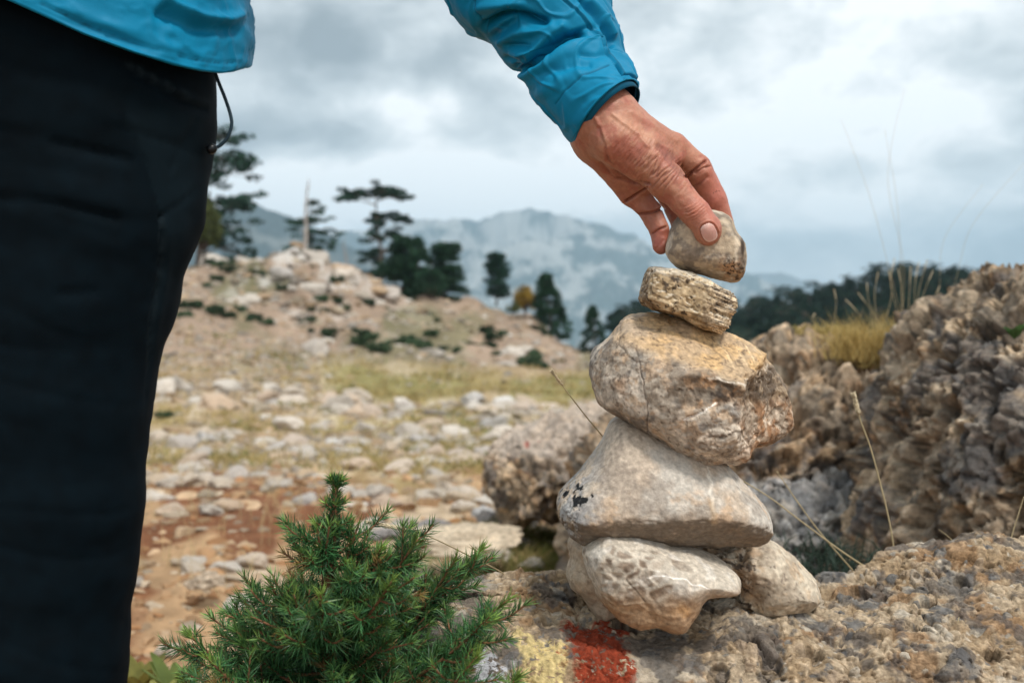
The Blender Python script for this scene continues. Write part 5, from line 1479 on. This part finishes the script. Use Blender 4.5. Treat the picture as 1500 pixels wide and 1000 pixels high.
def cMain(v, n):
    g = fbm(v * np.array([1 / 150, 1 / 400, 1 / 90]), 801, 6, .7)
    st = ridged(v * np.array([1 / 160, 1 / 400, 1 / 600]), 802, 4)
    c = np.tile(np.array([.06, .085, .08]), (len(v), 1))
    c = mixc(c, (.36, .365, .35), .85 * sstep(.1, .5, g + .22 * st + .0007 * (v[:, 2] - 60) - .1 + .3 * np.exp(-((proj(v)[0] - 720) / 60) ** 2)))
    return c
mountain('mountain', 'pale rocky mountain fading into cloud', [(300, 380), (420, 372), (500, 348), (560, 330), (600, 323), (640, 321), (680, 319), (705, 320), (728, 309), (750, 303), (775, 294), (800, 303), (835, 316), (870, 328),(905, 340),
         (940, 352), (975, 362), (1010, 368), (1050, 384), (1090, 400), (1130, 416), (1180, 440), (1250, 460)], 4200, 1500, -140, 811, cMain)
mountain('mountain', 'dark blue wooded mountain at the left', [(-300, 330), (100, 318), (250, 312), (300, 306), (345, 300), (375, 302), (410, 310), (440, 322), (480, 344), (520, 366), (560, 388), (620, 420), (700, 455)], 2300, 800, -140, 821,
         lambda v, n: mixc(np.tile(np.array([.035, .05, .045]), (len(v), 1)), (.22, .22, .2), .5 * sstep(.2, .5, fbm(v / 200, 822, 4))), rug=.6)
mountain('mountain', 'faint distant peak right of the cairn', [(1020, 440), (1060, 415), (1095, 402), (1120, 398), (1142, 398), (1165, 406), (1190, 416), (1230, 422), (1300, 430), (1500, 440), (1700, 445)], 5200, 1000, -140, 831,
         lambda v, n: np.tile(np.array([.12, .14, .14]), (len(v), 1)), rug=.5)
print('mountains', time.time() - T0)
# ------------------------------------------------------------------ conifer sapling in front
def sapling():
    rs = np.random.default_rng(55)
    Yc = .685
    base = P(500, 2180, Yc); base[2] = .0
    root = empty('conifer_sapling', tuple(base)); tag(root, 'small dark green conifer sapling with light shoot tips left of the painted rock', 'sapling')
    tw = MB(); nd = MB()
    G0 = np.array([.034, .115, .040]); G1_ = np.array([.24, .36, .07])
    def needles(pts, n, ln, tipl, sideup=.35, young=0):
        dead = rs.random() < .06
        m = len(pts); d = np.gradient(pts, axis=0); d /= np.linalg.norm(d, axis=1)[:, None] + 1e-9
        t = rs.uniform(.04, 1, n) ** .9; k = t * (m - 1); i = np.minimum(k.astype(int), m - 2); f = (k - i)[:, None]
        c = pts[i] * (1 - f) + pts[i + 1] * f; dd = d[i]
        r = rs.normal(size=(n, 3)); r -= (r * dd).sum(1)[:, None] * dd; r /= np.linalg.norm(r, axis=1)[:, None] + 1e-9
        fw = rs.uniform(.25, 1.1, n)[:, None] + (t[:, None] ** 6) * 1.3
        a = r + dd * fw + np.array([0, 0, sideup])[None] * rs.uniform(0, .8, n)[:, None]; a /= np.linalg.norm(a, axis=1)[:, None]
        L = (ln * rs.uniform(.65, 1.15, n) * (1 - .35 * t ** 5))[:, None]
        side = np.cross(a, rs.normal(size=(n, 3))); side /= np.linalg.norm(side, axis=1)[:, None] + 1e-9
        w = .00036
        cv = np.cross(side, a) * L * .10 * rs.uniform(-1, 1, n)[:, None]
        up = np.cross(side, a)
        v = np.stack([c - side * w, c + side * w, c + up * w * 1.2, c + a * L * .55 - side * w * .9 + cv, c + a * L * .55 + side * w * .9 + cv, c + a * L * .55 + up * w + cv, c + a * L], 1).reshape(-1, 3)
        b = np.arange(n)[:, None] * 7
        q = np.concatenate([b + np.array([[0, 1, 4, 3]]), b + np.array([[1, 2, 5, 4]]), b + np.array([[2, 0, 3, 5]])])
        tt = np.concatenate([b + np.array([[3, 4, 6]]), b + np.array([[4, 5, 6]]), b + np.array([[5, 3, 6]])])
        yg = np.clip(tipl * t ** 5 + young, 0, 1)[:, None]
        cc = (G0 * (1 - yg) + G1_ * yg) * rs.uniform(.5, 1.6, n)[:, None] * rs.uniform(.7, 1.3)
        if dead: cc = cc * .3 + np.array([.22, .11, .04])
        nd.add(v, q, tt, np.repeat(cc, 7, 0))
    def shoot(a, b, r0=.0016, n=None, ln=.016, tipl=.8, curve=.012, rosettes=True):
        a = np.asarray(a); b = np.asarray(b); L = np.linalg.norm(b - a)
        m_ = (a + b) / 2 + np.array([0, 0, -curve]) + rs.normal(size=3) * L * .04
        pts = catmull([a, m_, b], 8, False)
        tw.tube(pts, np.linspace(r0, .0006, len(pts)), 6)
        needles(pts, n or int(L * 2300), ln, tipl)
        if rosettes:          # short spurs with needle whorls
            for t in np.arange(.15, .95, .012 / max(L, .02)):
                k = int(t * (len(pts) - 1)); c = pts[k]; dr = rs.normal(size=3); dr[2] = abs(dr[2]) * .6 + .1; dr /= np.linalg.norm(dr)
                e = c + dr * .005
                sp = np.linspace(c, e, 3); tw.tube(sp, .0005, 5); needles(sp, 15, ln * 1.0, .15 + .3 * t, 0)
        return pts
    stem_top = P(493, 712, Yc)
    st = catmull([base + [0, 0, -.02], P(500, 1700, Yc), P(497, 1250, Yc), P(488, 1000, Yc), P(484, 900, Yc), P(481, 850, Yc), P(487, 780, Yc), stem_top], 10, False)
    tw.tube(st, np.interp(np.linspace(0, 1, len(st)), [0, .5, .85, 1], [.011, .007, .0032, .0012]), 10)
    def stem(py): return P(np.interp(py, [705, 780, 850, 900, 1000, 1250], [493, 487, 481, 484, 488, 497]), py, Yc)
    seg = st[st[:, 2] > stem(905)[2]]
    needles(seg, 420, .011, 0, .1)
    lead = st[st[:, 2] > stem(800)[2]]
    needles(lead, 200, .0085, .9, .2, .12)
    # whorls near the tip
    for py, k, L, up in [(714, 7, .004, 1.4), (745, 5, .007, .7), (775, 6, .013, .5), (786, 4, .012, .4), (815, 4, .014, .7), (845, 5, .026, .6)]:
        for q in range(k):
            a = q * 6.28 / k + rs.uniform(-.4, .4); s = stem(py); e = s + np.array([math.cos(a), math.sin(a), up]) * L
            shoot(s, e, .0009, int(22 + L * 1500), .0095, .95, .0, False)
    # long shoots traced from the photograph: (base py on stem, tip px, tip py, tip depth)
    for bpy_, tx, ty, ty_ in [(800, 465, 770, -.01), (812, 526, 766, .0), (880, 601, 770, .02), (905, 612, 790, -.03), (930, 708, 802, .03), (960, 668, 818, .0), (985, 747, 876, -.02), (1000, 722, 905, -.05),
                              (900, 369, 858, .01), (930, 395, 850, -.03), (985, 273, 926, .0), (1010, 300, 960, -.04), (950, 350, 940, .03), (1010, 345, 900, .02), (860, 440, 838, .03), (850, 545, 815, .03),
                              (860, 560, 800, -.03), (880, 430, 870, -.05), (900, 640, 850, .04), (1020, 700, 960, -.06), (1040, 690, 1010, -.04), (1050, 300, 1010, .02), (1060, 268, 990, .04), (1080, 760, 990, .0), (870, 520, 830, -.05), (905, 575, 850, -.07), (920, 470, 870, -.08)]:
        a = stem(bpy_); b = P(tx, ty, Yc + ty_)
        pts = shoot(a, b, .0022, None, .0155, .85, .022)
        for f in (.35, .5, .62, .74, .85):
            c = pts[int(f * (len(pts) - 1))]
            for _ in range(2):
                dr = (b - a) / np.linalg.norm(b - a) + rs.normal(size=3) * .75; dr[2] = abs(dr[2]) * .6; dr /= np.linalg.norm(dr)
                L = rs.uniform(.015, .035); shoot(c, c + dr * L, .0009, int(30 + L * 1300), .0135, .5, .003, False)
    # body of the bush
    for _ in range(125):
        py = rs.uniform(905, 1450); a = stem(py); an = rs.uniform(0, 6.28)
        R_ = np.interp(py, [870, 960, 1100, 1450], [.035, .066, .105, .13]) * rs.uniform(.5, 1.0)
        e = a + np.array([math.cos(an) * R_, math.sin(an) * R_ * .8, R_ * rs.uniform(.25, .75)])
        if e[1] < Yc - .10: e[1] = Yc - .10
        pts = shoot(a, e, .0016, None, .0175, .35, .012, py < 1080)
        for f in (.5, .75):
            c = pts[int(f * (len(pts) - 1))]; dr = (e - a) / np.linalg.norm(e - a) + rs.normal(size=3) * .6; dr /= np.linalg.norm(dr)
            shoot(c, c + dr * rs.uniform(.02, .04), .0009, 75, .013, .4, 0, False)
    for _ in range(60):       # sparser skirt down to the ground
        z = rs.uniform(.04, .30); a = np.array([base[0], base[1], z]); an = rs.uniform(0, 6.28); R_ = rs.uniform(.06, .14)
        shoot(a, a + np.array([math.cos(an) * R_, math.sin(an) * R_, .05]), .0018, 160, .014, .2, .01, False)
    tw.build('branches', M_TWIG, root)
    o = nd.build('needles', M_NEEDLE, root, smooth=False)
    print('needle verts', nd.n)
    for c in root.children: c.matrix_parent_inverse = root.matrix_world.inverted() if False else c.matrix_parent_inverse
    return root
SAP = sapling()
for ch in SAP.children: ch.location = tuple(-np.array(SAP.location))

# ------------------------------------------------------------------ dry grass
def stalk(pts, Yv, r, label, head=None, seed=1, group=None, hr=.0016):
    rs = np.random.default_rng(seed)
    Yv = Yv if isinstance(Yv, (list, tuple)) else [Yv] * len(pts)
    w = np.array([P(a, b, y) for (a, b), y in zip(pts, Yv)])
    c = catmull(w, 8, False); mb = MB()
    mb.tube(c, np.linspace(r * .55, r, len(c)), 6, (.52, .42, .25))
    root = mb.build('grass_stalk', M_STRAW); tag(root, label, 'grass stalk', group)
    if head:
        n = int(len(c) * head); hp = c[:max(n, 3)]
        hb = MB(); hb.tube(hp, np.interp(np.linspace(0, 1, len(hp)), [0, .3, .8, 1], [.3, 1, 1, .4]) * hr, 8, (.66, .55, .36))
        d = hp[-1] - hp[0]; d /= np.linalg.norm(d)
        for _ in range(70):
            k = rs.integers(len(hp)); s = hp[k]; o = rs.normal(size=3); o -= (o @ d) * d; o /= np.linalg.norm(o)
            e = s + o * hr * 1.5 - d * hr * 2.8
            hb.tube([s, (s + e) / 2 + o * hr * .3, e], [hr * .35, hr * .45, .00006], 4, (.68, .58, .40))
        hb.build('seed_head', M_STRAW, root)
    return root
stalk([(809, 544), (822, 562), (840, 586), (862, 614), (884, 640)], [.80, .81, .82, .85, .88], .0006, 'short dry stalk with pale seed head left of the largest cairn stone', .32, 1, hr=.0010)
stalk([(1251, 580), (1256, 600), (1262, 620), (1275, 655), (1290, 710), (1303, 765), (1312, 822)], .98, .0009, 'upright dry stalk with seed head right of the cairn', .26, 2, hr=.0017)
stalk([(1088, 704), (1130, 730), (1180, 768), (1230, 805), (1272, 833)], 1.0, .0011, 'dry stalk leaning left across the gap right of the cairn', None, 3)
stalk([(1138, 690), (1165, 730), (1200, 778), (1250, 836)], 1.02, .0009, 'thin dry stalk crossing the leaning one', None, 4)
stalk([(541, 765), (575, 771), (612, 779), (650, 795), (690, 815), (735, 838), (760, 860)], [.70, .70, .71, .74, .78, .84, .90], .0006, 'dry stalk bending over the sapling with its seed head at the left', .30, 5, hr=.0012)
stalk([(1405, 903), (1402, 920), (1406, 945), (1418, 970), (1432, 1000), (1440, 1030)], [.77, .765, .758, .75, .74, .73], .0005, 'thin curved dry blade lying on the rock at bottom right', None, 6)
stalk([(1500, 727), (1492, 752), (1484, 778), (1478, 800)], .98, .0007, 'short dry blade at the right edge above the rock', None, 7)
stalk([(1375, 775), (1386, 783), (1396, 792)], .97, .0005, 'tiny dry blade on the crest of the rock', None, 8)
for k, (x0, y0, x1, y1, Y) in enumerate([(1232, 175, 1330, 500, 2.1), (1296, 190, 1325, 500, 2.1), (1325, 130, 1318, 500, 2.15), (1440, 270, 1340, 500, 2.15), (1500, 240, 1345, 500, 2.2)]):
    stalk([(x0, y0), (lerp(x0, x1, .35) + (8 if x0 < x1 else -22), lerp(y0, y1, .35)), (lerp(x0, x1, .7) + 4, lerp(y0, y1, .7)), (x1, y1)], Y, .0004, 'very tall faint grass stem rising out of the yellow tuft into the sky', None, 20 + k, 'tall stems of the yellow tuft')
for k, (x0, y0, x1, y1) in enumerate([(1286, 400, 1290, 505), (1302, 398, 1300, 500), (1316, 395, 1322, 500), (1334, 392, 1325, 500), (1346, 384, 1330, 498), (1366, 398, 1336, 495), (1270, 415, 1296, 505), (1258, 430, 1290, 505),
                                      (1222, 425, 1218, 485), (1240, 440, 1290, 500), (1376, 420, 1340, 495), (1358, 382, 1332, 495), (1193, 460, 1195, 492), (1310, 380, 1312, 500)]):
    stalk([(x0, y0), (lerp(x0, x1, .3) + (k * 37 % 13) - 6, lerp(y0, y1, .3)), (lerp(x0, x1, .7) + (k * 29 % 9) - 4, lerp(y0, y1, .7)), (x1, y1)], 2.12 + .02 * (k % 4), .0007, 'dry grass stem with narrow head standing in the yellow tuft', .2 + .03 * (k % 5), 40 + k, 'stems of the yellow tuft', hr=.0009)

def blades(mb, c, n, H_, spread, col, rs, w=.002, droop=.5):
    b = np.asarray(c) + rs.normal(size=(n, 3)) * np.array([spread, spread, 0])
    d = rs.normal(size=(n, 3)) * droop; d[:, 2] = 1; d /= np.linalg.norm(d, axis=1)[:, None]
    h = (H_ * rs.uniform(.5, 1.1, n))[:, None]
    o = np.stack([d[:, 0], d[:, 1], 0 * h[:, 0]], 1)
    s = np.cross(d, rs.normal(size=(n, 3))); s /= np.linalg.norm(s, axis=1)[:, None] + 1e-9
    m_ = b + d * h * .55; e = b + d * h + o * h * .35 - np.array([0, 0, 1]) * h * .12
    v = np.stack([b - s * w, b + s * w, m_ - s * w * .8, m_ + s * w * .8, e], 1).reshape(-1, 3)
    k = np.arange(n)[:, None] * 5
    cc = np.asarray(col)[None] * rs.uniform(.7, 1.3, n)[:, None]
    mb.add(v, k + np.array([[0, 1, 3, 2]]), k + np.array([[2, 3, 4]]), np.repeat(cc, 5, 0))
rs = np.random.default_rng(71)
mb = MB()
for u in np.linspace(1240, 1325, 12): blades(mb, P(u, 532 - abs(u - 1285) * .10 + rs.uniform(-8, 8), 2.12), 130, rs.uniform(.07, .13), .028, (.50, .37, .14), rs, .0008, .38)
tag(mb.build('grass_tuft', M_STRAW, smooth=False), 'thick yellow grass tuft on the outcrop between the two boulders', 'grass tuft')
mb = MB()
for u in np.linspace(1180, 1240, 6): blades(mb, P(u, 490, 2.25), 50, .035, .015, (.38, .30, .10), rs, .0012, .5)
tag(mb.build('grass_tuft', M_STRAW, smooth=False), 'short dry grass on the crest of the tan outcrop', 'grass tuft')
# green and dry grass behind the rock, and over the slope
mb = MB()
for _ in range(420):
    u = rs.normal(755, 60); Y = rs.uniform(2.0, 3.1); x = (u - 750) / FPX * Y; z = float(ground_z(np.array([x]), np.array([Y]))[0])
    blades(mb, (x, Y, z), 14, .055, .02, (.15, .16, .04) if rs.random() < .65 else (.38, .30, .13), rs, .0014, .6)
for _ in range(2400):
    Y = math.exp(rs.uniform(math.log(5), math.log(30))); u = rs.uniform(180, 1000)
    if 16 < Y and u < 470 and rs.random() < .5: continue
    x = (u - 750) / FPX * Y; z = float(ground_z(np.array([x]), np.array([Y]))[0])
    g = fbm(np.array([[x * .5, Y * .3, 0]]), 91, 3)[0]
    if g < .0 and rs.random() < .8: continue
    blades(mb, (x, Y, z), 12, .05 + .006 * Y, .05 + .008 * Y, (.36, .28, .12) if rs.random() < .8 else (.20, .20, .07), rs, .0012 + .0006 * Y, .7)
for _ in range(130):
    Y = rs.uniform(2, 5); u = rs.uniform(190, 700); x = (u - 750) / FPX * Y; z = float(ground_z(np.array([x]), np.array([Y]))[0])
    blades(mb, (x, Y, z), 4, .16, .015, (.48, .38, .2), rs, .0008, .25)
for _ in range(26):
    u = rs.uniform(1180, 1260); Y = rs.uniform(1.25, 1.5); x = (u - 750) / FPX * Y
    blades(mb, (x, Y, .33), 14, .05, .03, (.02, .038, .026), rs, .0012, .7)
tag(mb.build('grass', M_STRAW, smooth=False), 'sparse dry and green grass on the slope', 'grass', kind='stuff')
# broad-leaved plants
def leafy(c, n, L, W_, col, label, seed, up=.8, name='leafy_plant'):
    rs = np.random.default_rng(seed); mb = MB()
    for k in range(n):
        a = k * 2.4 + rs.uniform(-.3, .3); out = np.array([math.cos(a), math.sin(a), 0]); ln = L * rs.uniform(.6, 1.1); m_ = 9
        t = np.linspace(0, 1, m_); sp = c + out * (t * ln * (1 - up * .5))[:, None] + np.array([0, 0, 1]) * ((t * up - .55 * t ** 2 * (1.1 - up * .6)) * ln)[:, None]
        sd = np.cross(out, [0, 0, 1]); w = W_ * np.sin(np.pi * np.clip(t * .92 + .06, 0, 1)) ** .8
        v = np.concatenate([sp - sd * w[:, None] + [0, 0, W_ * .25], sp, sp + sd * w[:, None] + [0, 0, W_ * .25]])
        i = np.arange(m_ - 1); q = np.concatenate([np.stack([i, i + 1, m_ + i + 1, m_ + i], 1), np.stack([m_ + i, m_ + i + 1, 2 * m_ + i + 1, 2 * m_ + i], 1)])
        mb.add(v, q, None, np.asarray(col) * rs.uniform(.7, 1.3))
    return tag(mb.build(name, M_LEAF), label, 'plant')
for k, (u, py, Y, L, lab) in enumerate([(205, 1010, 1.35, .085, 'yellow-green leafy plant at the foot of the trouser leg'), (262, 1015, 1.30, .095, 'upright green leafy plant beside the sapling base'),
                                        (232, 1050, 1.15, .08, 'lowest yellow-green leafy plant at bottom left')]):
    p0 = P(u, py, Y); zg = float(ground_z(np.array([p0[0]]), np.array([Y]))[0])
    col = [(.34, .31, .08), (.20, .25, .06), (.30, .30, .08)][k]
    o = leafy(p0 + np.array([0, 0, -.02]), 15, L, .010, col, lab, 300 + k, .95)
    mb = MB(); mb.tube([(p0[0], Y, zg - .02), p0 + np.array([.01, 0, -.15]), p0], .004, 6, (.2, .2, .06)); mb.build('stem', M_LEAF, o)
leafy(P(1486, 497, 1.36), 9, .035, .007, (.07, .16, .05), 'tiny green plant growing in a crevice of the dark boulder', 310, .9)
print('plants', time.time() - T0)
# ------------------------------------------------------------------ sky, sun, air
SUN_EL, SUN_AZ = math.radians(58), math.radians(34)     # azimuth measured from behind the camera towards the right
w = bpy.data.worlds.new('World'); sc.world = w; w.use_nodes = True
nt = w.node_tree; nt.nodes.clear(); L = nt.links.new
out = nt.nodes.new('ShaderNodeOutputWorld'); bg = nt.nodes.new('ShaderNodeBackground'); L(bg.outputs[0], out.inputs[0])
sky = nt.nodes.new('ShaderNodeTexSky'); sky.sky_type = 'NISHITA'; sky.sun_disc = False
sky.sun_elevation = SUN_EL; sky.sun_rotation = math.pi - SUN_AZ
bg.inputs[1].default_value = .1
tc = N(nt, 'ShaderNodeTexCoord'); sep = N(nt, 'ShaderNodeSeparateXYZ'); L(tc.outputs['Generated'], sep.inputs[0])
def math_(op, a, b=None, clamp=False):
    n = N(nt, 'ShaderNodeMath', operation=op, use_clamp=clamp)
    for k, x in enumerate([a, b]):
        if x is None: continue
        if isinstance(x, (int, float)): n.inputs[k].default_value = x
        else: L(x, n.inputs[k])
    return n.outputs[0]
mp = N(nt, 'ShaderNodeMapping'); mp.inputs['Scale'].default_value = (1, 1, 1.9); mp.inputs['Location'].default_value = (3.1, .4, .2); L(tc.outputs['Generated'], mp.inputs[0])
n1 = N(nt, 'ShaderNodeTexNoise', i_Scale=3.0, i_Detail=7, i_Roughness=.52, i_Distortion=.25); L(mp.outputs[0], n1.inputs['Vector'])
n2 = N(nt, 'ShaderNodeTexNoise', i_Scale=7.5, i_Detail=6, i_Roughness=.55, i_Distortion=.3); L(mp.outputs[0], n2.inputs['Vector'])
val = math_('ADD', math_('MULTIPLY', math_('SUBTRACT', n1.outputs[0], .5), 2.0), math_('MULTIPLY', math_('SUBTRACT', n2.outputs[0], .5), 1.1))
n3 = N(nt, 'ShaderNodeTexNoise', i_Scale=17, i_Detail=7, i_Roughness=.62, i_Distortion=.5); L(mp.outputs[0], n3.inputs['Vector'])
val = math_('ADD', val, math_('MULTIPLY', math_('SUBTRACT', n3.outputs[0], .5), .75))
val = math_('ADD', val, .72)
def blob(px, py, sx, sy, amp):
    """a brighter or darker bank of cloud in one direction of the sky"""
    global val
    d = P(px, py, 1.0) - np.array([0, 0, CZ]); d /= np.linalg.norm(d); az = math.atan2(d[0], d[1])
    azn = math_('ARCTAN2', sep.outputs[0], sep.outputs[1])
    u = math_('DIVIDE', math_('SUBTRACT', azn, az), sx / FPX); v = math_('DIVIDE', math_('SUBTRACT', sep.outputs[2], float(d[2])), sy / FPX)
    r = math_('ADD', math_('MULTIPLY', u, u), math_('MULTIPLY', v, v))
    g = math_('MULTIPLY', math_('POWER', 2.718, math_('MULTIPLY', r, -1.0)), amp)
    val = math_('ADD', val, g)
for b in [(420, 285, 130, 40, .55), (640, 265, 190, 40, .45), (570, 150, 40, 22, .38), (655, 150, 30, 18, .35), (480, 90, 190, 70, -.55), (1180, 140, 300, 22, -.10), (760, 90, 200, 60, -.05), (500, 210, 140, 26, -.35), (330, 215, 60, 30, -.2),
          (1150, 200, 200, 60, .22), (1300, 305, 220, 45, .30), (1100, 110, 260, 60, .0), (1330, 60, 180, 50, -.10), (1120, 395, 160, 22, .12), (1250, 250, 250, 25, -.22), (1330, 350, 240, 20, -.15), (880, 300, 200, 50, .30), (1200, 30, 300, 40, .1), (330, 30, 150, 50, -.1)]:
    blob(*b)
cr = N(nt, 'ShaderNodeValToRGB'); L(val, cr.inputs[0]); e = cr.color_ramp.elements
e[0].position = .05; e[0].color = (.25, .295, .32, 1); e[1].position = 1.25; e[1].color = (.90, .93, .94, 1)
for p_, c_ in [(.35, (.39, .44, .465)), (.65, (.62, .67, .69)), (.95, (.92, .94, .945))]:
    x = e.new(p_ / 1.0 if p_ < 1 else 1); x.color = (*c_, 1)
e[-1].position = 1.0
sc10 = N(nt, 'ShaderNodeVectorMath', operation='SCALE'); sc10.inputs['Scale'].default_value = 9.9; L(cr.outputs[0], sc10.inputs[0])
mx = N(nt, 'ShaderNodeMix', data_type='RGBA'); mx.inputs[0].default_value = .97; L(sky.outputs[0], mx.inputs[6]); L(sc10.outputs[0], mx.inputs[7])
L(mx.outputs[2], bg.inputs[0])
sl = bpy.data.lights.new('sun', 'SUN'); sl.energy = 2.2; sl.angle = math.radians(10); sl.color = (1, .95, .88)
so = bpy.data.objects.new('sun', sl); COL.objects.link(so)
so.rotation_euler = (math.pi / 2 - SUN_EL, 0, SUN_AZ)
sc.view_settings.view_transform = 'Standard'; sc.view_settings.look = 'None'; sc.view_settings.exposure = .45; sc.view_settings.gamma = 1
# air between here and the mountains
hz = np.array([[x, y, z] for x in (-5500, 5500) for y in (-60, 6400) for z in (-160, 470)], float)
o = mesh('haze', hz, np.array([[0, 1, 3, 2], [4, 6, 7, 5], [0, 4, 5, 1], [2, 3, 7, 6], [0, 2, 6, 4], [1, 5, 7, 3]]), None, smooth=False)
m = bpy.data.materials.new('haze_air'); m.use_nodes = True; t = m.node_tree; t.nodes.clear()
ou = t.nodes.new('ShaderNodeOutputMaterial'); pv = t.nodes.new('ShaderNodeVolumePrincipled')
pv.inputs['Color'].default_value = (.58, .78, .95, 1); pv.inputs['Density'].default_value = .00021; pv.inputs['Anisotropy'].default_value = .1
t.links.new(pv.outputs[0], ou.inputs['Volume']); o.data.materials.append(m)
tag(o, 'pale bluish air over the valley', 'haze', kind='stuff')
sc.cycles.volume_bounces = 1
sc.cycles.max_bounces = 8; sc.cycles.use_denoising = True
print('done', time.time() - T0)
